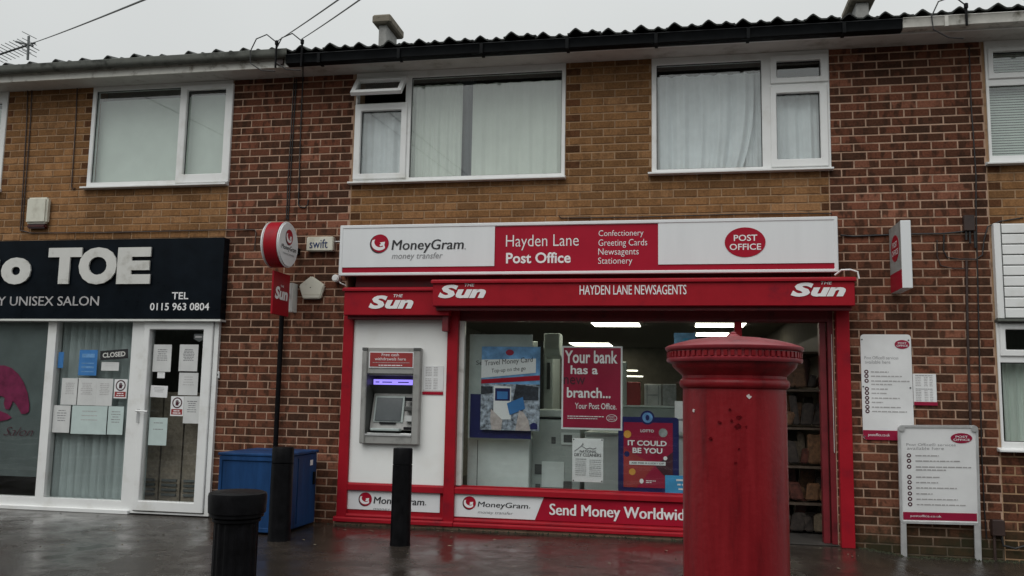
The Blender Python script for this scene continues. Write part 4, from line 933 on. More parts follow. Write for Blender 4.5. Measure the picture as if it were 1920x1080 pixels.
# ceiling lights
for k, (px0, py0, px1, py1, lb) in enumerate(((1110, 603, 1200, 612, 'bright ceiling light panel above the crimson poster'), (1073, 643, 1147, 650, 'bright ceiling light partly behind the crimson poster top'), (1303, 604, 1398, 613, 'bright ceiling light above the pillar box'),
                                             (1304, 624, 1366, 630, 'small bright ceiling light just over the pillar box cap'), (1168, 694, 1196, 699, 'upper of two far light strips right of the crimson poster'), (1168, 705, 1206, 709, 'lower of two far light strips right of the crimson poster'))):
    zc = (2.292, 2.292, 2.292, 2.292, 1.7, 1.62)[k]  # the last two are low strips, well below the ceiling
    Yn, Yf = G((px0+px1)/2, py0, zc).y, G((px0+px1)/2, py1, zc).y
    if k > 3: Yf = Yn+.3
    X0, X1 = P(px0, (py0+py1)/2, (Yn+Yf)/2).x, P(px1, (py0+py1)/2, (Yn+Yf)/2).x
    t = thing('ceiling_light', lb, 'ceiling light', ((X0+X1)/2, Yn, zc), 'lit ceiling panels in the shop')
    b = MB(); b.box(X0, X1, Yn, Yf, zc-.0, zc+.015); b.build('housing', 'upvc', t); b = MB(); b.box(X0+.01, X1-.01, Yn+.01, Yf-.01, zc-.006, zc-.001); b.build('diffuser', 'lamp_panel', t)
for k, (x_, y_) in enumerate(((1.2, 1.5), (2.5, 1.5))):  # two panels added out of view to light the front of the shop
    t = thing('ceiling_light', 'unseen light panel added to brighten the shop, above the '+('crimson poster' if k == 0 else 'doorway side')+' behind the shutter box', 'ceiling light', (x_, y_, 2.292), 'lit ceiling panels in the shop')
    b = MB(); b.box(x_-.35, x_+.35, y_-.3, y_+.3, 2.292, 2.299); b.build('housing', 'upvc', t); b = MB(); b.box(x_-.34, x_+.34, y_-.29, y_+.29, 2.286, 2.291); b.build('diffuser', 'lamp_panel', t)
# goods rack inside the doorway
rk = thing('goods_rack', 'dark shelving rack just inside the shop doorway', 'shelf', (4.4, .7, 0))
for z_ in (.28, .62, .98, 1.34, 1.7):
    b = MB(); b.box(4.12, 4.66, .55, 2.6, z_, z_+.02); b.build('shelf', 'wood_brown', rk)
b = MB(); b.box(4.6, 4.67, .5, 2.6, .012, 1.9); b.build('back_board', 'wood_brown', rk)
for y_ in (.53, 2.6): b = MB(); b.box(4.1, 4.66, y_, y_+.02, .012, 1.9); b.build('end_panel', 'cabinet_dark' if y_ > 1 else 'wood_brown', rk) if y_ > 1 else None
for z_ in (.012, .3, .64, 1.0, 1.36):
    for y_ in (.6, .74, .9):
        x_ = 4.1+rnd.uniform(0, .06)
        while x_ < 4.58:
            wd = rnd.uniform(.06, .15); hh = rnd.uniform(.1, .33)
            if rnd.random() < .12: x_ += wd; continue
            m_ = rnd.choice(['packet_tan', 'packet_dark', 'packet_cream', 'packet_dark', 'packet_brown'])
            t = thing('goods_packet', {'packet_tan': 'tan', 'packet_dark': 'dark', 'packet_cream': 'cream', 'packet_brown': 'red brown'}[m_]+' packet on the '+{.012: 'floor under', .3: 'lowest shelf of', .64: 'second shelf of', 1.0: 'third shelf of', 1.36: 'upper shelf of'}[z_]+' the rack inside the doorway', 'packet', (x_, y_, z_), 'packets on the doorway rack')
            le = rnd.uniform(-.04, .04); F = WF(y_); b = MB()
            b.poly(F, [(x_, z_+.022), (x_+wd, z_+.022), (x_+wd+le, z_+hh), (x_+wd*.5+le, z_+hh+rnd.uniform(-.02, .02)), (x_+le, z_+hh)], -.06, rnd.uniform(0, .03)); b.build('packet', m_, t, bevel=.012, seg=2, smooth=True)
            x_ += wd+rnd.uniform(-.005, .012)

# ================================================================== SALON ON THE LEFT
YA = -.11
sa = thing('salon_sign', 'black fascia sign with raised pale letters above the salon', 'sign', (-2.6, YA, P(200, 597, YA).z))
xr_ = P(417, 520, YA).x; zA0, zA1 = P(300, 598, YA).z, P(300, 447, YA).z
b = MB(); b.box(-5.4, xr_, YA, .0, zA0, zA1); b.build('board', 'salon_black', sa, bevel=.004)
b = MB(); b.box(-5.4, xr_+.006, YA-.004, .0, zA0-.022, zA0-.002); b.build('lower_trim', 'upvc_shade', sa)
def raised(s_, x0, y0, x1, y1, bold, d=.03):
    X0, X1, Z0, Z1 = pr(x0, y0, x1, y1, YA-d); F = WF(YA)
    c = bpy.data.curves.new('t', 'FONT'); c.body = s_; c.offset = bold; c.extrude = .5; c.resolution_u = 4
    o = bpy.data.objects.new('t', c); me0 = bpy.data.meshes.new_from_object(o)
    vs = [v.co.copy() for v in me0.vertices]; fs_ = [tuple(p.vertices) for p in me0.polygons]
    bpy.data.objects.remove(o); bpy.data.curves.remove(c); bpy.data.meshes.remove(me0)
    a0, a1 = min(v.x for v in vs), max(v.x for v in vs); b0, b1 = min(v.y for v in vs), max(v.y for v in vs)
    q = MB(); q.add([F.at(X0+(v.x-a0)/(a1-a0)*(X1-X0), Z0+(v.y-b0)/(b1-b0)*(Z1-Z0), d*(v.z+.5)*.6+d*.4*(1 if v.z > 0 else 1)) for v in vs], fs_)
    q.build('raised_letter', 'salon_letter', sa)
raised('t', -32, 474, -4, 531, .05); raised('o', 4, 483, 55, 533, .06); raised('T', 92, 465, 149, 532, .06); raised('O', 150, 464, 216, 533, .06); raised('E', 222, 464, 280, 532, .06)
ptext('Y UNISEX SALON', YA, -3, 556, 185, 573, 'letter_pale', sa, .02); ptext('TEL', YA, 323, 548, 353, 561, 'letter_white', sa, .012); ptext('0115 963 0804', YA, 282, 568, 392, 582, 'letter_white', sa, .012)

YW = -.04
sw_ = thing('salon_shopfront', 'white plastic salon shopfront with frosted pane, blinds and glazed door', 'shopfront', (-2.6, YW, 0))
xe0, xe1 = P(401, 780, YW).x, P(396, 900, YW).x+.01
XR = P(402, 770, YW).x                                      # right edge of the door frame
xa0, xa1 = P(84, 770, YW).x, P(92, 770, YW).x+.04           # mullion between frosted and blind pane
xa0, xa1 = P(78, 770, YW).x, P(94, 770, YW).x
xb0, xb1 = P(238, 770, YW).x, P(259, 770, YW).x             # mullion before the door
zf1 = zA0-.02; zf0 = .015; zg0 = P(150, 936, YW).z; ztp = P(200, 603, YW).z
F1 = (-4.6, xa0, zg0, ztp); F2 = (xa1, xb0, zg0, ztp)
zd0, zd1 = P(320, 958, YW).z, P(330, 604, YW).z
plate('frame', 'upvc', (-5.4, XR, .012, zf1), [(F1[0], F1[1], F1[2]-.0, F1[3]), F2, (xb1+.012, XR-.05, .03, zd1+.01)], YW, .06, sw_, .005)
b = MB(); b.box(-5.4, xb1-.02, YW-.035, .06, .0, P(150, 952, YW).z); b.build('sill', 'upvc', sw_, bevel=.004)
dr_ = (xb1+.018, XR-.056, .04, zd1+.002); dg = (P(272, 780, YW).x, P(374, 780, YW).x, P(320, 941, YW).z, P(330, 618, YW).z)
dr = plate('door', 'upvc', dr_, [dg], YW-.02, .03, sw_, .006)
b = MB(); b.box(dg[0]-.01, dg[1]+.01, -.005, .0, dg[2]-.01, dg[3]+.01); b.build('door_pane', 'glass_shop', dr)
hz = P(262, 770, YW); b = MB(); b.box(hz.x-.015, hz.x+.015, YW-.032, YW-.02, hz.z-.12, hz.z+.02); b.build('handle_plate', 'aluminium', dr, bevel=.003)
b = MB(); b.tube([(hz.x, YW-.03, hz.z), (hz.x, YW-.07, hz.z), (hz.x+.13, YW-.07, hz.z-.005)], .009); b.build('lever_handle', 'upvc', dr, smooth=True)
for r_, nm in ((F1, 'frosted_pane'), (F2, 'window_pane')):
    b = MB(); b.box(r_[0]-.01, r_[1]+.01, .0, .006, r_[2]-.01, r_[3]+.01); b.build(nm, 'glass_shop', sw_)
b = MB(); zfz = P(60, 894, .01).z; b.box(F1[0]-.01, F1[1]-.0, .008, .011, zfz, F1[3]); b.build('frosting', 'frost_vinyl', sw_)
# pink print on the frosted pane
YN = -.002; F = WF(YN); c = P(2, 750, YN); b = MB(); ppx = [(-60, 700), (-20, 686), (8, 685), (22, 690), (34, 701), (44, 716), (52, 738), (55, 760), (54, 772), (48, 776), (40, 776), (36, 768), (30, 758), (24, 752), (21, 760), (17, 768), (10, 767), (7, 757), (9, 746), (2, 742), (-10, 752), (-60, 760)]
pts = [(P(a_, c_, YN).x, P(a_, c_, YN).z) for a_, c_ in ppx]
b.poly(F, list(reversed(pts)), 0, .001); b.build('pink_print', 'logo_magenta', sw_)
lx = [(-40, 778), (-12, 768), (2, 771), (14, 776), (22, 783), (14, 787), (0, 790), (-40, 792)]
b = MB(); b.poly(F, list(reversed([(P(a_, c_, YN).x, P(a_, c_, YN).z) for a_, c_ in lx])), 0, .001); b.build('pink_print', 'logo_magenta', sw_)
ptext('Salon', YN, 8, 800, 62, 818, 'letter_plum', sw_, -.012, .5)
# vertical blind
vb = thing('vertical_blind', 'pale vertical blind hanging behind the salon window', 'blind', ((F2[0]+F2[1])/2, .12, F2[2]))
x = F2[0]-.1; k = 0; zbb = P(150, 932, .12).z
while x < F2[1]+.1:
    b = MB(); b.add([(x, .09, zbb), (x+.07, .148, zbb), (x+.07, .148, F2[3]+.05), (x, .09, F2[3]+.05)], [(0, 1, 2, 3)]); b.add([(x+.01, .101, zbb-.02), (x+.07, .12, zbb-.02), (x+.07, .12, zbb), (x+.01, .101, zbb)], [(0, 1, 2, 3)])
    b.build('slat', 'blind_slat', vb); x += .088; k += 1
b = MB(); b.box(F2[0], F2[1]+.02, .09, .13, zbb-.035, zbb-.024); b.build('weight_chain', 'upvc_shade', vb)
# notices
def notice(px0, py0, px1, py1, m, label, Y=.008, lines=6, ink='paper_ink', tilt=0, name='paper_notice', mid=.5, group='paper notices on the salon glass'):
    q = (P((px0), (py0+py1)/2, Y).x, P(px1, (py0+py1)/2, Y).x, P((px0+px1)/2, py1, Y).z, P((px0+px1)/2, py0, Y).z)
    cx_, cz_ = (q[0]+q[1])/2, (q[2]+q[3])/2; t = thing(name, label, 'notice', (cx_, Y, q[2]), group)
    F = Frame((cx_, Y, cz_), (math.cos(tilt), 0, math.sin(tilt)), (-math.sin(tilt), 0, math.cos(tilt)), (0, -1, 0)); wd, ht = (q[1]-q[0])/2, (q[3]-q[2])/2
    b = MB(); b.fbox(F, -wd, wd, -ht, ht, -.001, .0005); b.build('sheet', m, t)
    for k in range(lines):
        l = wd*rnd.uniform(.4, .62); v = ht*(.62-1.15*k/max(1, lines)*mid*1.6)
        words(F, -l, l, v, ht*.055, ink, t, rnd, .0012)
    return t, F, wd, ht
YG = -.008
nt_ = [(118, 709, 146, 759, 'left sheet of the upper row of three pale notices in the salon window'), (146, 709, 180, 760, 'middle sheet of the upper row of three pale notices in the salon window'), (180, 710, 211, 761, 'right sheet of the upper row of three pale notices, beside the hand sign')]
for i, (a0, a1, a2, a3, lb) in enumerate(nt_): notice(a0-3+i*1.5, a1, a2, a3, 'paper', lb, .012-.014, 7, ink='letter_pale')
notice(99, 760, 131, 811, 'paper', 'left hand notice of the lower row in the salon window', -.002, 5)
notice(134, 761, 200, 814, 'paper_green', 'wide greenish double sheet in the lower row of the salon window', -.002, 3, ink='letter_pale')
notice(202, 762, 231, 815, 'paper_green', 'greenish notice at the right end of the lower row, by the mullion', -.0035, 5, ink='letter_grey')
t, F, wd, ht = notice(148, 656, 182, 704, 'poster_blue', 'blue information sheet pinned above the pale notices', -.002, 0)
for k, (v, h_) in enumerate(((.55, .3), (-.05, .1), (-.35, .16), (-.7, .08))): b = MB(); b.fbox(F, -wd*.7, wd*.7, ht*(v-h_/2), ht*(v+h_/2), .0005, .0012); b.build('print_block', 'poster_sky', t)
t, F, wd, ht = notice(188, 656, 240, 674, 'letter_black', 'small black closed sign hung at a slant in the salon window', -.004, 0, tilt=.08)
text('lettering', 'CLOSED', F, -wd*.82, wd*.82, -ht*.5, ht*.55, 'salon_letter', t, .03)
notice(190, 679, 223, 695, 'paper', 'small white strip below the slanted closed sign', -.002, 2, ink='letter_pale')
notice(109, 660, 119, 690, 'poster_blue', 'narrow blue sticker at the left edge of the blind pane', -.002, 0)
def hand_sign(px0, py0, px1, py1, lb, Y):
    t, F, wd, ht = notice(px0, py0, px1, py1, 'board_white', lb, Y, 0, name='hand_sign')
    b = MB(); b.ell(F, 0, ht*.34, wd*.78, wd*.78, .0006, .001, 28); b.build('ring', 'letter_plum', t); b = MB(); b.ell(F, 0, ht*.34, wd*.6, wd*.6, .001, .0014, 28); b.build('ring_ground', 'board_white', t)
    b = MB(); s_ = wd*.4; b.fbox(F, -s_*.6, s_*.55, ht*.34-s_*1.0, ht*.34+s_*.2, .0014, .0018)
    for k in range(4): b.fbox(F, -s_*.6+k*s_*.3, -s_*.6+k*s_*.3+s_*.24, ht*.34+s_*.2, ht*.34+s_*(.8+(.2 if k in (1, 2) else 0)), .0014, .0018)
    b.poly(F, [(s_*.55, ht*.34-s_*.5), (s_*1.05, ht*.34+s_*.2), (s_*.85, ht*.34+s_*.3), (s_*.55, ht*.34-s_*.1)], .0014, .0018); b.build('hand', 'letter_plum', t)
    b = MB(); b.fbox(F, -wd*.86, wd*.86, -ht*.86, -ht*.3, .0006, .0012); b.build('caption_ground', 'carton_red', t); words(F, -wd*.5, wd*.5, -ht*.48, ht*.1, 'letter_white', t, rnd, .0016); words(F, -wd*.6, wd*.6, -ht*.7, ht*.1, 'letter_white', t, rnd, .0016)
hand_sign(214, 711, 238, 747, 'red hand sign in the salon window beside the notices', -.002)
YD = -.006
notice(287, 646, 321, 697, 'paper', 'pale notice at upper left of the salon door glass', YD, 6); notice(336, 646, 371, 696, 'paper', 'pale notice at upper right of the salon door glass', YD, 8)
notice(335, 699, 371, 741, 'paper', 'pale notice below the upper right one on the salon door', YD, 4, ink='letter_pale'); notice(282, 723, 314, 745, 'board_white', 'small white handwritten card on the left of the salon door', YD, 4, tilt=-.03)
notice(295, 698, 309, 709, 'board_white', 'tiny white label under the upper left door notice', YD, 1); notice(344, 743, 375, 794, 'paper', 'pale notice right of the hand sign on the salon door', YD, 6)
notice(279, 783, 313, 835, 'paper_green', 'greenish sheet low on the salon door glass', YD, 2, ink='letter_grey'); hand_sign(320, 743, 344, 780, 'red hand sign on the salon door glass', YD-.002)
q = pr(364, 626, 384, 641, YD); t = thing('door_sticker', 'dark shield sticker in the top corner of the salon door', 'sticker', (q[0], YD, q[2])); F = WF(YD)
b = MB(); b.poly(F, [(q[0], q[3]), (q[0], q[2]+.03), ((q[0]+q[1])/2, q[2]), (q[1], q[2]+.03), (q[1], q[3])], -.001, .001); b.build('shield', 'cabinet_dark', t); words(F, q[0]+.015, q[1]-.015, q[3]-.03, .02, 'letter_pale', t, rnd)
# salon inner screen behind the door: ribbed dark panels with louvred foot
sc_ = thing('salon_screen', 'brown louvre footed panels standing behind the salon door glass', 'screen', (-1.9, .22, .02))
xs0, xs1 = P(262, 850, .22).x, P(385, 850, .22).x; pw = (xs1-xs0)/3
for k in range(3):
    b = MB(); b.box(xs0+k*pw, xs0+(k+1)*pw-.02, .22, .25, .02, P(320, 735, .22).z); b.build('panel', 'screen_brown', sc_)
    for j in range(4): b = MB(); z_ = P(320, 930-j*9, .21).z; b.box(xs0+k*pw+.03, xs0+(k+1)*pw-.05, .205, .22, z_, z_+.025); b.build('louvre', 'cabinet_dark', sc_)

# ================================================================== FITTINGS ON THE WALL
# alarm box over the salon
def fit(name, label, cat, px, py, Y=0): c = P(px, py, Y); return thing(name, label, cat, (c.x, Y, c.z))
t = fit('alarm_box', 'cream alarm box with red foot above the salon sign', 'alarm', 70, 415)
q = pr(53, 371, 88, 419, -.05); b = MB(); b.box(q[0], q[1], -.075, -.0, q[2], q[3]); b.build('casing', 'cream_plastic', t, bevel=.02, seg=3)
b = MB(); z_ = P(70, 428, -.05).z; b.box(q[0]+.01, q[1]-.015, -.06, -.0, z_, q[2]-.002); b.build('red_lens', 'lens_red', t, bevel=.015, seg=2)
# five-sided alarm
t = fit('alarm_box', 'five-sided cream alarm box beside the flag sign', 'alarm', 583, 540)
F = WF(-.055); pts = [(583, 517), (608, 534), (600, 560), (567, 560), (560, 535)]; pts = [(P(a_, c_, -.055).x, P(a_, c_, -.055).z) for a_, c_ in pts]
b = MB(); b.poly(F, list(reversed(pts)), -.05, 0); b.build('casing', 'cream_plastic', t, bevel=.01, seg=2)
b = MB(); q = pr(568, 552, 600, 560, -.056); b.fbox(F, q[0], q[1], q[3]-.004, q[3], 0, .002); b.build('seam', 'cream_shade', t); c = P(582, 539, -.055); b = MB(); b.ell(F, c.x, c.z, .006, .006, 0, .002, 8); b.build('sounder_hole', 'letter_black', t)
# swift box
t = fit('light_box', 'small cream light box with blue lettering beside the fascia sign', 'sign', 600, 460)
q = pr(575, 444, 624, 469, -.07); b = MB(); b.box(q[0], q[1], -.07, 0, q[2]-.005, q[3]); b.build('casing', 'cream_plastic', t, bevel=.008, seg=2); ptext('swift', -.0705, 581, 449, 614, 465, 'letter_navy', t, .012)
b = MB(); c = P(626, 453, -.03); b.tube([c, c+Vector((.08, 0, 0))], .006); b.build('cable_stub', 'upvc', t)
# round white lamp
t = fit('wall_lamp', 'small round white fitting at the lower left corner of the fascia sign', 'fitting', 628, 521); c = P(628, 521, -.09); b = MB(); b.ell(WF(-.09), c.x, c.z, .036, .036, -.09, 0, 28); b.build('casing', 'upvc', t, bevel=.01, seg=2, smooth=True)
b = MB(); b.tube([c+Vector((.02, .04, -.02)), c+Vector((.05, .03, -.05)), c+Vector((.1, .05, -.07))], .006); b.build('cable', 'upvc', t)
t = fit('door_bell', 'tiny white bell push on the red brick by the salon door', 'bell', 410, 703); c = P(410, 703, 0); b = MB(); b.box(c.x-.015, c.x+.015, -.02, 0, c.z-.035, c.z+.035); b.build('push', 'upvc', t, bevel=.004); b = MB(); b.ell(WF(-.02), c.x, c.z, .007, .007, 0, .004, 10); b.build('button', 'letter_black', t)

# round drum sign, standing out from the wall
Xf, Xb = P(537, 459, -.42).x, 0
cY = -.42; c = P(536, 459, cY); rad = (P(536, 416, cY).z-P(536, 501, cY).z)/2; dw = .13
t = thing('round_sign', 'round red rimmed white projecting sign on the left brick pier', 'sign', (c.x-dw/2, 0, c.z))
def drum(x0, x1, r, m, nm, bev): b = MB(); n = 56; b.add([(x_, cY+r*math.cos(i*2*math.pi/n), c.z+r*math.sin(i*2*math.pi/n)) for x_ in (x0, x1) for i in range(n)], [tuple(range(n)), tuple(range(2*n-1, n-1, -1))]+[(i, n+i, n+(i+1) % n, (i+1) % n) for i in range(n)]); return b.build(nm, m, t, bevel=bev, smooth=True, seg=2)
drum(c.x-dw, c.x, rad*.99, 'shop_red', 'rim', .0); drum(c.x+.0005, c.x+.03, rad, 'sign_white', 'face', .012); drum(c.x-dw-.03, c.x-dw-.0005, rad, 'sign_white', 'face', .012)
FX = Frame((c.x+.031, cY, c.z), (0, 1, 0), (0, 0, 1), (1, 0, 0)); globe(FX, .0, rad*.32, rad*.34, t)
text('lettering', 'MoneyGram', FX, -rad*.72, rad*.78, -rad*.32, -rad*.04, 'letter_black', t, .006, .1); text('lettering', 'money transfer', FX, -rad*.55, rad*.6, -rad*.5, -rad*.36, 'letter_grey', t, 0, .1)
b = MB(); b.box(c.x-dw*.7, c.x-dw*.3, cY+rad*.9, .01, c.z-.03, c.z+.03); b.build('bracket', 'iron_black', t)
# red flag sign under it
cf = P(512, 550, -.5); X_ = cf.x+.0; zt_, zb_ = P(512, 507, -.5).z, P(512, 588, -.5).z
t = thing('flag_sign', 'red newspaper flag sign under the round sign', 'sign', (X_, -.3, zb_))
dep = .36; b = MB(); b.box(X_-.02, X_, -.5, -.5+dep, zb_, zt_); b.build('plate', 'shop_red', t, bevel=.003)
FX = Frame((X_+.0, -.5, zb_), (0, 1, 0), (0, 0, 1), (1, 0, 0)); hh = zt_-zb_
text('lettering', 'Sun', FX, dep*.1, dep*.88, hh*.36, hh*.66, 'letter_white', t, .045, .15, .003); text('lettering', 'THE', FX, dep*.42, dep*.62, hh*.66, hh*.71, 'letter_white', t, .01, .1, .003)
b = MB(); xw_ = P(546, 560, -.1).x; b.box(xw_-.02, xw_+.02, -.12, -.0, P(546, 585, -.1).z, P(546, 531, -.1).z); b.build('wall_plate', 'upvc_shade', t, bevel=.003)
b = MB(); b.box(X_-.012, xw_-.02, -.14, -.1, zb_+.2, zb_+.24); b.build('bracket', 'iron_black', t)
# black pole below it
b = MB(); xp_ = P(524, 700, -.05).x; b.tube([(xp_, -.06, .0), (xp_, -.06, P(530, 540, -.06).z)], .024, 14)
tag(b.build('wall_pole', 'iron_black', smooth=True), 'black upright pole on the left brick pier below the flag sign', 'pole')
# square projecting sign on the right pier
Yp = -.44; q = pr(1688, 413, 1712, 540, Yp); t = thing('projecting_sign', 'white projecting box sign with red foot and oval on the right pier', 'sign', (q[0], 0, q[2]))
b = MB(); b.box(q[0], q[1], Yp, -.02, q[2], q[3]); b.build('casing', 'sign_white', t, bevel=.004)
FXm = Frame((q[0], -.02, q[2]), (0, -1, 0), (0, 0, 1), (-1, 0, 0)); hh = q[3]-q[2]; wd = -.02-Yp
b = MB(); b.fbox(FXm, .004, wd-.006, .004, hh*.28, 0, .002); b.build('red_foot', 'sign_red', t); b = MB(); b.fbox(FXm, .004, wd-.006, hh*.28, hh-.004, 0, .0015); b.build('grey_face', 'render_grey', t)
oval(FXm, wd*.5, hh*.64, wd*.33, hh*.2, t)
# services board, timetable
YR = -.012
def roundrect(q, r, n=5):
    pts = []
    for cx_, cz_, a0 in ((q[1]-r, q[3]-r, 0), (q[0]+r, q[3]-r, 90), (q[0]+r, q[2]+r, 180), (q[1]-r, q[2]+r, 270)):
        for k in range(n): an = R(a0+k*90/(n-1)); pts.append((cx_+r*math.cos(an), cz_+r*math.sin(an)))
    return pts
def services(F, w_, h_, t, foot, top, head, rows, x_ic, r_ic):
    b = MB(); b.fbox(F, 0, w_, 0, h_*foot, .0005, .002) if t.name.startswith('pavement') else b.poly(F, [(.03, 0), (w_-.03, 0), (w_-.01, .01), (w_, .03), (w_, h_*foot), (0, h_*foot), (0, .03), (.01, .01)], .0005, .002); b.build('red_foot', 'sign_pink', t)
    text('lettering', 'postoffice.co.uk', F, w_*.1, w_*.52, h_*foot*.3, h_*foot*.68, 'letter_white', t, -.0, 0, .003)
    oval(F, w_*.82, h_*top, w_*.145, h_*.055 if h_ < .8 else h_*.042, t, 'sign_pink')
    text('lettering', 'Post Office\u00ae services', F, w_*.07, w_*.74, h_*(head+.022), h_*(head+.052), 'letter_grey', t, -.008); text('lettering', 'available here', F, w_*.08, w_*.58, h_*(head-.02), h_*(head+.012), 'letter_grey', t, -.008)
    for v, l, two in rows:
        b = MB(); b.ell(F, w_*x_ic, h_*v, r_ic, r_ic, .0005, .0015, 24); b.build('icon', 'letter_plum', t); b = MB(); b.ell(F, w_*x_ic, h_*v, r_ic*.45, r_ic*.4, .0015, .002, 12); b.build('icon_mark', 'letter_white', t)
        words(F, w_*(x_ic+.09), w_*(x_ic+.09+l), h_*v, r_ic*.55, 'letter_pale', t, rnd)
        if two: words(F, w_*(x_ic+.09), w_*(x_ic+.5), h_*(v-.032), r_ic*.55, 'letter_pale', t, rnd)
q = (P(1615, 700, YR).x, P(1711, 720, YR).x, P(1650, 825, YR).z, P(1660, 627, YR).z)
t = thing('services_board', 'tall white services board with red foot screwed to the right pier', 'sign', (q[0], YR, q[2]))
b = MB(); b.poly(WF(YR), roundrect(q, .03), -.01, 0); b.build('board', 'board_white', t)
F = Frame((q[0], YR, q[2]), (1, 0, 0), (0, 0, 1), (0, -1, 0)); w_, h_ = q[1]-q[0], q[3]-q[2]
ys_ = [(698-627), 706-627, 715-627, 730-627, 738-627, 747-627, 755-627, 764-627, 772-627]
services(F, w_, h_, t, .09, .905, .74, [(1-y_/198, l_, i_ == 2) for i_, (y_, l_) in enumerate(zip(ys_, (.35, .62, .75, .32, .3, .55, .22, .58, .68)))], .1, .018)
for a_, c_ in ((.03, .95), (.95, .945), (.03, .5), (.955, .495), (.03, .03)): b = MB(); b.ell(F, w_*a_, h_*c_, .007, .007, 0, .004, 10); b.build('screw', 'cabinet_dark', t)
q = (P(1711, 730, YR).x+.006, P(1756, 730, YR).x, P(1732, 760, YR).z, P(1732, 701, YR).z)
t = thing('timetable_board', 'small white opening hours board with red foot beside the services board', 'sign', (q[0], YR, q[2]))
b = MB(); b.box(q[0], q[1], YR, -.002, q[2], q[3]); b.build('board', 'board_white', t); b = MB(); b.box(q[0]+.002, q[1]+.004, YR-.003, YR-.0005, q[2], q[2]+.03); b.build('red_foot', 'sign_pink', t)
F = WF(YR)
for k in range(16):
    if k in (0, 7, 8): words(F, q[0]+.02, q[0]+.16, q[3]-.015-k*.0145, .005, 'letter_grey', t, rnd) if k != 7 else None; continue
    z_ = q[3]-.015-k*.0145; words(F, q[0]+.02, q[0]+.065, z_, .005, 'letter_pale', t, rnd); words(F, q[0]+.09, q[0]+.12, z_, .005, 'letter_pale', t, rnd); words(F, q[0]+.135, q[0]+.16, z_, .005, 'letter_pale', t, rnd)

# cables and pipes
def cable(name, label, pts, r, m, Y=-.012, cat='cable'):
    b = MB(); pp_ = []
    for p_ in pts: y_ = p_[2] if len(p_) > 2 else Y; pp_.append(P(p_[0], p_[1], y_))
    b.tube(pp_, r, 8); return tag(b.build(name, m, smooth=True), label, cat)
cable('drop_cable', 'thin dark cable down the left pier, left of the pair', [(552, 146), (548, 210), (544, 280), (540, 340), (537, 410)], .006, 'cable_black')
cable('drop_cable', 'dark cable down the left pier, close right of the thin one', [(556, 146), (552, 210), (547, 290), (542, 380), (540, 412)], .006, 'cable_black')
cable('drop_cable', 'dark cable ending in a small loop on the left pier', [(568, 110, -.31), (568, 128, -.3), (568, 146), (565, 210), (562, 300), (560, 370), (559, 382), (563, 388), (572, 389), (577, 384), (578, 374)], .0065, 'cable_black')
cable('salon_cable', 'brown cable running above the salon sign to the pier', [(38, 432), (60, 437), (200, 436), (380, 432), (440, 430), (478, 431), (480, 437), (477, 470)], .006, 'pipe_brown')
cable('salon_cable', 'brown cable down the tan brick, left of the alarm box', [(52, 165), (50, 230), (46, 300), (42, 370), (38, 432)], .006, 'pipe_brown')
cable('salon_cable', 'second brown cable beside the one left of the alarm box', [(60, 165), (57, 230), (52, 300), (46, 370), (42, 434)], .006, 'pipe_brown')
cable('salon_cable', 'brown cable with hooked end left of the salon upper window', [(145, 160), (142, 230), (137, 310), (134, 350), (137, 356), (141, 352)], .006, 'pipe_brown')
cable('sign_cable', 'dark cable from the fascia sign to the right pier box', [(1576, 441), (1600, 443), (1700, 439), (1770, 438), (1808, 434)], .008, 'cable_black')
cable('sign_cable', 'thin dark cable lying on top of the fascia sign', [(1048, 405), (1052, 409), (1200, 407), (1400, 401), (1560, 400)], .005, 'cable_black')
cable('drop_cable', 'dark cable down the right pier past the brown box', [(1817, 88), (1821, 200), (1824, 240), (1830, 330), (1830, 400), (1833, 520), (1837, 700), (1841, 860), (1846, 960), (1850, 1010)], .006, 'cable_black')
cable('conduit_pipe', 'brown conduit pipe below the brown box on the right pier', [(1812, 488), (1814, 620), (1818, 740), (1821, 850), (1825, 960)], .011, 'pipe_brown', cat='pipe')
cable('drop_cable', 'dark cable looping in a wide bow under the brown box', [(1770, 440), (1769, 470), (1776, 483), (1800, 486), (1830, 486), (1842, 478), (1845, 450), (1852, 425), (1875, 415), (1919, 408)], .006, 'cable_black')
cable('drop_cable', 'thin brown cable sagging below the wide bow on the right pier', [(1757, 450), (1757, 480), (1764, 498), (1790, 504), (1815, 503)], .005, 'pipe_brown')
q = pr(1807, 403, 1829, 432, -.05); t = thing('junction_box', 'brown junction box on the right pier', 'box', (q[0], 0, q[2])); b = MB(); b.box(q[0], q[1], -.05, 0, q[2], q[3]); b.build('casing', 'pipe_brown', t, bevel=.005)
for dx in (.02, .05, .09): b = MB(); b.tube([(q[0]+dx, -.025, q[2]), (q[0]+dx, -.025, q[2]-.06-dx)], .01); b.build('cable_entry', 'cable_black', t)
q = pr(1861, 975, 1886, 1006, -.08); t = thing('meter_box', 'small brown meter box low on the wall by the pavement', 'box', (q[0], 0, q[2])); b = MB(); b.box(q[0], q[1], -.08, 0, q[2], q[3]); b.build('casing', 'pipe_brown', t, bevel=.006); b = MB(); b.tube([(q[0]+.02, -.04, q[2]), (q[0]+.02, -.04, -.05)], .012); b.build('feed_pipe', 'pipe_brown', t)
b = MB(); b.tube([(q[1]-.02, -.03, q[2]), (q[1]-.01, -.04, q[2]-.08), (q[1]+.08, -.04, q[2]-.1), (q[1]+.2, -.04, q[2]-.06)], .01); b.build('cable', 'cable_black', t)

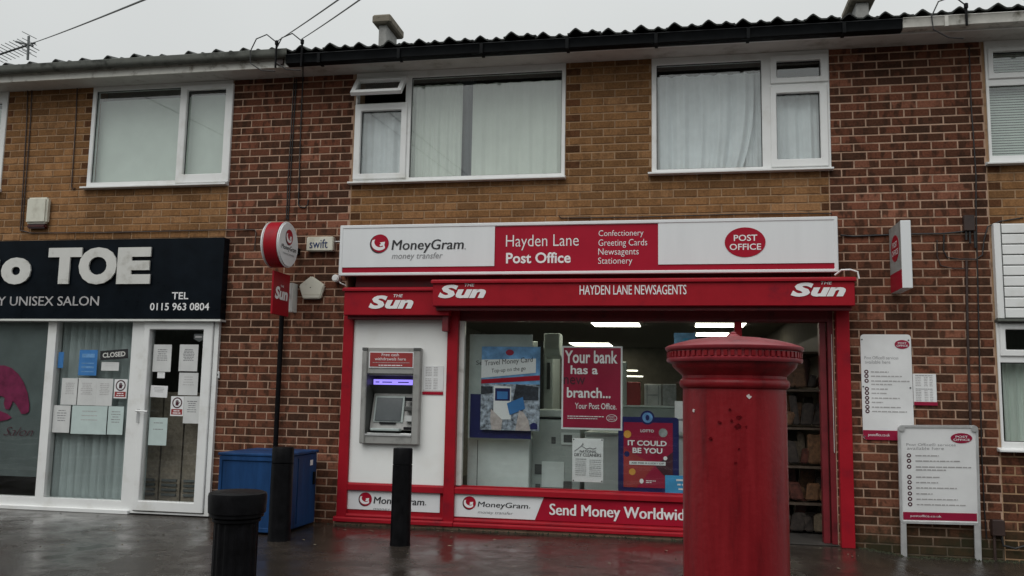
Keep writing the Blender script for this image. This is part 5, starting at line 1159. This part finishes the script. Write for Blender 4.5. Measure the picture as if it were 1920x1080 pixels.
# aerial, wires over the roof
t = thing('tv_aerial', 'dark television aerial on the roof at the left edge', 'aerial', P(53, 108, .4)); Ya = .4
b = MB(); b.tube([P(52, 112, Ya), P(54, 68, Ya)], .014, 8); b.build('mast', 'antenna_metal', t)
b = MB(); b.tube([P(-25, 110, Ya), P(66, 80, Ya)], .012, 8); b.build('boom', 'antenna_metal', t); b = MB(); b.tube([P(30, 78, Ya), P(62, 86, Ya)], .012, 8); b.build('reflector_arm', 'antenna_metal', t)
for k in range(11):
    p_ = P(-22+k*7.5, 109-k*2.5, Ya); b = MB(); b.tube([p_+Vector((-.07, -.1, .035)), p_+Vector((.07, .1, -.035))], .004, 6); b.build('element', 'antenna_metal', t)
for y_ in (66, 78, 92, 100): p_ = P(55, y_, Ya); b = MB(); b.tube([p_+Vector((-.1, 0, .05)), p_+Vector((.1, 0, -.05))], .004, 6); b.build('reflector_rod', 'antenna_metal', t)
def wire(label, a_, c_, Yc, r=.0045):
    A, B = P(*a_), P(*c_, Yc); b = MB(); n = 16; b.tube([A.lerp(B, i/n)+Vector((0, 0, -.04*(i/n)*(1-i/n))) for i in range(n+1)], r, 6); tag(b.build('overhead_wire', 'wire_grey', smooth=True), label, 'wire', 'overhead wires')
wire('leftmost overhead wire, rising from the aerial', (60, 81, .4), (420, -62), -6.); wire('middle overhead wire, first of the pair by the chimney', (520, 77, -.3), (860, -162), -6.); wire('right overhead wire, second of the pair by the chimney', (566, 73, -.3), (880, -148), -6.)
for px, py, lb in ((519, 76, 'left cable spike standing at the eaves gutter joint'), (567, 74, 'right cable spike standing at the eaves gutter joint'), (1811, 6, 'cable spike with bent wire at the right hand eaves')):
    a_ = P(px, py, -.43); t = thing('cable_spike', lb, 'bracket', a_-Vector((0, 0, .3))); b = MB(); b.tube([a_-Vector((0, 0, .28 if px < 1000 else .2)), a_], .011); b.build('spike', 'iron_black', t); b = MB(); b.lathe([(.012, a_.z-.05), (.018, a_.z-.04), (.018, a_.z-.005), (.01, a_.z)], a_.x, a_.y, 12); b.build('insulator', 'iron_black', t)
    b = MB(); b.box(a_.x-.04, a_.x+.03, -.34, -.303, FZ0+.02, FZ0+.1); b.build('bracket_plate', 'pipe_brown', t)
    s_ = -1 if px != 567 else 1; b = MB(); b.tube([a_+Vector((s_*-.0, 0, -.02)), a_+Vector((-.1, -.02, .06)), a_+Vector((-.22, 0, .03)), a_+Vector((-.28, 0, -.1)), a_+Vector((-.27, 0, -.22)), a_+Vector((-.15, .0, -.3)), a_+Vector((-.02, .04, -.3))], .006); b.build('loop', 'cable_black', t)

# ================================================================== STREET
# pillar box
XB_, YB_ = P(1377, 800, -4.4).x, -4.4; pz = lambda y_: P(1377, y_, YB_).z; mpp = (P(1475, 850, YB_).x-P(1280, 850, YB_).x)/195
rw = lambda px: px*mpp
t = thing('pillar_box', 'weathered red pillar box with domed cap in front of the shop', 'post box', (XB_, YB_, 0))
zc_ = pz(676)
b = MB(); b.lathe([(rw(104), 0), (rw(104), .16), (rw(101), .2), (rw(99), .22), (rw(98.5), .6), (rw(98), pz(760)), (rw(97.5), pz(729))], XB_, YB_, 72); b.build('body', 'box_red', t, smooth=True)
b = MB(); b.lathe([(rw(98), pz(730)), (rw(103), pz(726)), (rw(105), pz(720)), (rw(103), pz(714)), (rw(99), pz(711)), (rw(99), pz(706)), (rw(104), pz(701)), (rw(112), pz(694)), (rw(117), pz(689)), (rw(119), pz(683)), (rw(120), pz(680))], XB_, YB_, 72); b.build('neck_moulding', 'box_red', t, smooth=True)
b = MB(); b.lathe([(rw(100), pz(681)), (rw(127), pz(681)), (rw(129), pz(678)), (rw(129), pz(674)), (rw(125), pz(672)), (rw(125), pz(661)), (rw(129), pz(660)), (rw(131.5), pz(657)), (rw(131.5), pz(653)), (rw(126), pz(650)), (rw(110), pz(645)), (rw(85), pz(639)), (rw(55), pz(634.5)), (rw(25), pz(632)), (rw(8), pz(631))], XB_, YB_, 72); b.build('cap', 'box_red_skylit', t, smooth=True)
b = MB(); n = 64
for k in range(n):
    a0, a1 = 2*math.pi*k/n, 2*math.pi*(k+.55)/n; r0, r1 = rw(123), rw(128.5)
    b.add([(XB_+r*math.cos(a_), YB_+r*math.sin(a_), z_) for z_ in (pz(672), pz(662)) for r, a_ in ((r0, a0), (r1, a0), (r1, a1), (r0, a1))], [(0, 1, 2, 3), (7, 6, 5, 4), (0, 4, 5, 1), (1, 5, 6, 2), (2, 6, 7, 3)])
o = b.build('dentil_band', 'box_red', t); o['kind'] = 'stuff'
b = MB(); b.lathe([(rw(14), pz(633)), (rw(13), pz(630)), (rw(9), pz(628)), (rw(6), pz(626)), (rw(6), pz(624)), (rw(3), pz(622))], XB_, YB_, 24); b.build('finial', 'box_red_skylit', t, smooth=True)
b = MB(); b.lathe([(rw(106), 0), (rw(106), .14), (rw(104.5), .15)], XB_, YB_, 72); b.build('plinth', 'iron_black', t)
def flake(px, py, size, m, nm, seed):
    rr = random.Random(seed); ang = math.atan2(-1, 0); u = (px-1377)/98.; an = math.asin(max(-.98, min(.98, u))); rr_ = rw(98)+.004
    cxx, cyy = XB_+rr_*math.sin(an+YAW*0), YB_-rr_*math.cos(an); z_ = P(px, py, cyy).z
    F = Frame((P(px, py, cyy).x, cyy, z_), (math.cos(an), math.sin(an), 0), (0, 0, 1), (math.sin(an), -math.cos(an), 0)); n = 9
    pts = [(size*rr.uniform(.35, 1)*math.cos(k/n*6.283), size*rr.uniform(.3, .9)*math.sin(k/n*6.283)) for k in range(n)]
    b = MB(); b.poly(F, pts, -.008, .0); b.build(nm, m, t)
flake(1300, 770, .010, 'paint_flake', 'bare_patch', 1); flake(1404, 743, .013, 'paint_flake', 'bare_patch', 2)
rs = random.Random(8)
for k in range(9): flake(1377+rs.gauss(-6, 22), 800+rs.gauss(-18, 34), rs.uniform(.006, .016), 'paint_scab', 'flaking_patch', 20+k)
for k in range(7): flake(1420+rs.gauss(10, 20), 950+rs.gauss(0, 60), rs.uniform(.003, .009), 'paint_scab', 'flaking_patch', 60+k)
# bollards
def bollard(px, py, pyt, half, Y, label, capped=False):
    g = G(px, py) if py else None; X, Yb = (g.x, g.y) if g else (P(px, 950, Y).x, Y)
    zt_ = P(px, pyt, Yb).z; r = half; t = thing('bollard', label, 'bollard', (X, Yb, 0), 'black bollards on the pavement')
    if capped:
        b = MB(); nfl = 64; pr_ = [r*(1 if (i % 4) < 2 else .955) for i in range(nfl)]
        b.add([(X+pr_[i]*k_*math.cos(2*math.pi*i/nfl), Yb+pr_[i]*k_*math.sin(2*math.pi*i/nfl), z_) for z_, k_ in ((0, 1.03), (.05, 1.0), (zt_-.115, 1.0)) for i in range(nfl)], [(l*nfl+i, l*nfl+(i+1) % nfl, (l+1)*nfl+(i+1) % nfl, (l+1)*nfl+i) for l in range(2) for i in range(nfl)]); b.build('shaft', 'iron_black', t)
        b = MB(); b.lathe([(r*1.02, zt_-.135), (r*1.1, zt_-.13), (r*1.1, zt_-.118), (r*1.0, zt_-.1141)], X, Yb, 40); b.build('collar', 'iron_black', t, smooth=True)
        b = MB(); b.lathe([(r*1.0, zt_-.114), (r*1.22, zt_-.11), (r*1.22, zt_-.096), (r*1.3, zt_-.092), (r*1.33, zt_-.02), (r*1.3, zt_-.006), (r*1.15, zt_-.0), (r*.3, zt_+.004)], X, Yb, 32); b.build('cap', 'iron_black', t, smooth=True)
    else:
        zr = zt_*.83; b = MB(); b.lathe([(r*1.04, 0), (r, .03), (r*.99, zr-.006), (r*.95, zr-.003)], X, Yb, 20); b.build('shaft', 'iron_black', t, smooth=True)
        b = MB(); b.lathe([(r*.95, zr), (r*.985, zr+.003), (r*.98, zt_-.008), (r*.93, zt_), (r*.2, zt_+.002)], X, Yb, 20); b.build('top_sleeve', 'iron_black', t, smooth=True)
bollard(750, 1022, 840, .083, 0, 'plain black bollard in front of the cash machine'); bollard(523, 1013, 838, .094, 0, 'plain black bollard in front of the blue bin')
bollard(445, 0, 921, .098, -4.5, 'nearest black bollard with flared cap at the bottom left', True)
# blue bin
g0, g1_, g2_ = G(403, 999), G(528, 1004), G(602, 984)
zt_ = P(528, 853, g1_.y).z; t = thing('storage_bin', 'blue metal storage bin against the left brick pier', 'bin', ((g0.x+g1_.x)/2, g1_.y/2, 0))
x0, x1, y0, y1 = g0.x, g1_.x+.0, (g0.y+g1_.y)/2, -.13
b = MB(); b.box(x0, x1, y0, y1, .02, zt_-.02); b.build('body', 'bin_blue', t, bevel=.008)
b = MB(); b.box(x0-.015, x1+.015, y0-.018, y1+.01, zt_-.018, zt_+.008); b.build('lid', 'bin_blue', t, bevel=.006)
plate('front_rim', 'bin_blue', (x0, x1, .02, zt_-.02), [(x0+.03, x1-.03, .06, zt_-.06)], y0-.012, y0-.001, t, .004)
b = MB(); b.box(x1+.0005, x1+.006, y0+.3, y0+.32, .06, zt_-.05); b.build('side_seam', 'bin_blue', t); b = MB(); b.box(x1, x1+.02, y1-.09, y1-.06, zt_*.55, zt_*.72); b.build('padlock', 'iron_black', t, bevel=.004)
b = MB(); c = P(585, 871, (y0+y1)/2); b.box(x1+.0005, x1+.003, y1-.16, y1-.1, zt_-.13, zt_-.08); b.build('label', 'board_white', t)
# A-board
zg = -.055; fl, frr = G(1691, 1045, zg), G(1834, 1050, zg); tl = P(1678, 797, -.16)
O_ = Vector((fl.x, (fl.y+frr.y)/2, zg)); u_ = Vector((1, .0, .018)); vv_ = Vector((-.018*(tl.z-O_.z), tl.y-O_.y, tl.z-O_.z)); Lh = vv_.length; n_ = u_.cross(vv_).normalized(); n_ = n_ if n_.y < 0 else -n_
wb = frr.x-fl.x+.02; F = Frame(O_, u_, vv_, n_); t = thing('pavement_sign', 'white framed services sign board standing on the pavement against the right pier', 'sign', O_)
v0 = Lh*.255; q = (0, wb, v0, Lh)
b = MB(); ro_ = roundrect(q, .03, 6); ri_ = roundrect((.02, wb-.02, v0+.02, Lh-.02), .01, 6); n = len(ro_)
b.add([F.at(*p_, t_) for t_ in (-.02, .004) for p_ in ro_+ri_], [(i, (i+1) % n, n+(i+1) % n, n+i) for i in range(n)]+[(2*n+i, 3*n+i, 3*n+(i+1) % n, 2*n+(i+1) % n) for i in range(n)]+[(i, 2*n+i, 2*n+(i+1) % n, (i+1) % n) for i in range(n)]+[(n+i, n+(i+1) % n, 3*n+(i+1) % n, 3*n+i) for i in range(n)]); b.build('frame', 'aluminium', t)
b = MB(); b.fbox(F, .018, wb-.018, v0+.018, Lh-.018, -.012, -.004); b.build('panel', 'board_white', t)
F2_ = Frame(F.at(.026, v0+.03, -.004), u_, vv_, n_); services(F2_, wb-.052, Lh-v0-.06, t,   .085, .9, .79, [(1-y_/170, l_, i_ == 2) for i_, (y_, l_) in enumerate(zip((50, 60, 71, 90, 100, 110, 121, 131, 141), (.32, .6, .75, .32, .3, .55, .22, .56, .66)))], .1, .018)
for u0 in (.004, wb-.05):
    b = MB(); b.fbox(F, u0, u0+.046, .0, v0+.002, -.018, .002); b.build('leg', 'aluminium', t, bevel=.003)
for a_ in (.03, wb-.03): b = MB(); b.ell(F, a_, Lh-.025, .026, .026, -.022, .012, 16); b.build('corner_joint', 'aluminium', t)
Fb = Frame((O_.x, -.03, zg), (1, 0, 0), (0, -.06, tl.z-zg), (0, 1, 0)); b = MB(); b.fbox(Fb, .0, wb, .3, Lh-.03, -.01, .005); b.build('rear_panel', 'board_white', t)
for u0 in (.0, wb-.04): b = MB(); b.fbox(Fb, u0, u0+.04, .0, .3, -.01, .005); b.build('rear_leg', 'aluminium', t)
# litter and moss
rr = random.Random(11); b = MB()
for k in range(130):
    x_ = rr.uniform(-3.5, 5.5); y_ = -.12-abs(rr.gauss(0, 1.1)); s_ = rr.uniform(.007, .028); an = rr.uniform(0, 6.28); z_ = gz(x_, y_)+.003
    b.add([(x_+s_*math.cos(an), y_+s_*math.sin(an), z_), (x_-s_*.4*math.sin(an), y_+s_*.4*math.cos(an), z_+rr.uniform(0, .006)), (x_-s_*math.cos(an), y_-s_*math.sin(an), z_+.002), (x_+s_*.4*math.sin(an), y_-s_*.4*math.cos(an), z_+rr.uniform(0, .006))], [(0, 1, 2, 3)])
o = b.build('leaf_litter', 'leaf_brown'); o['kind'] = 'stuff'; tag(o, 'scattered scraps of dead leaf and litter on the wet pavement', 'litter')
b = MB()
for k in range(900):
    seg = rr.random(); x_ = rr.uniform(4.75, 8.0) if seg < .8 else rr.uniform(-1.3, 3.6); y_ = -.004-abs(rr.gauss(0, .05 if seg < .8 else .03)); y_ -= (.0 if seg < .8 else .06); z_ = gz(x_, y_); s_ = rr.uniform(.004, .014)
    b.add([(x_-s_, y_, z_), (x_+s_, y_+s_*.3, z_), (x_, y_-s_, z_), (x_+rr.uniform(-s_, s_), y_, z_+s_*1.2)], [(0, 1, 3), (1, 2, 3), (2, 0, 3)])
o = b.build('moss', 'moss'); o['kind'] = 'stuff'; tag(o, 'dark moss along the foot of the walls', 'moss')
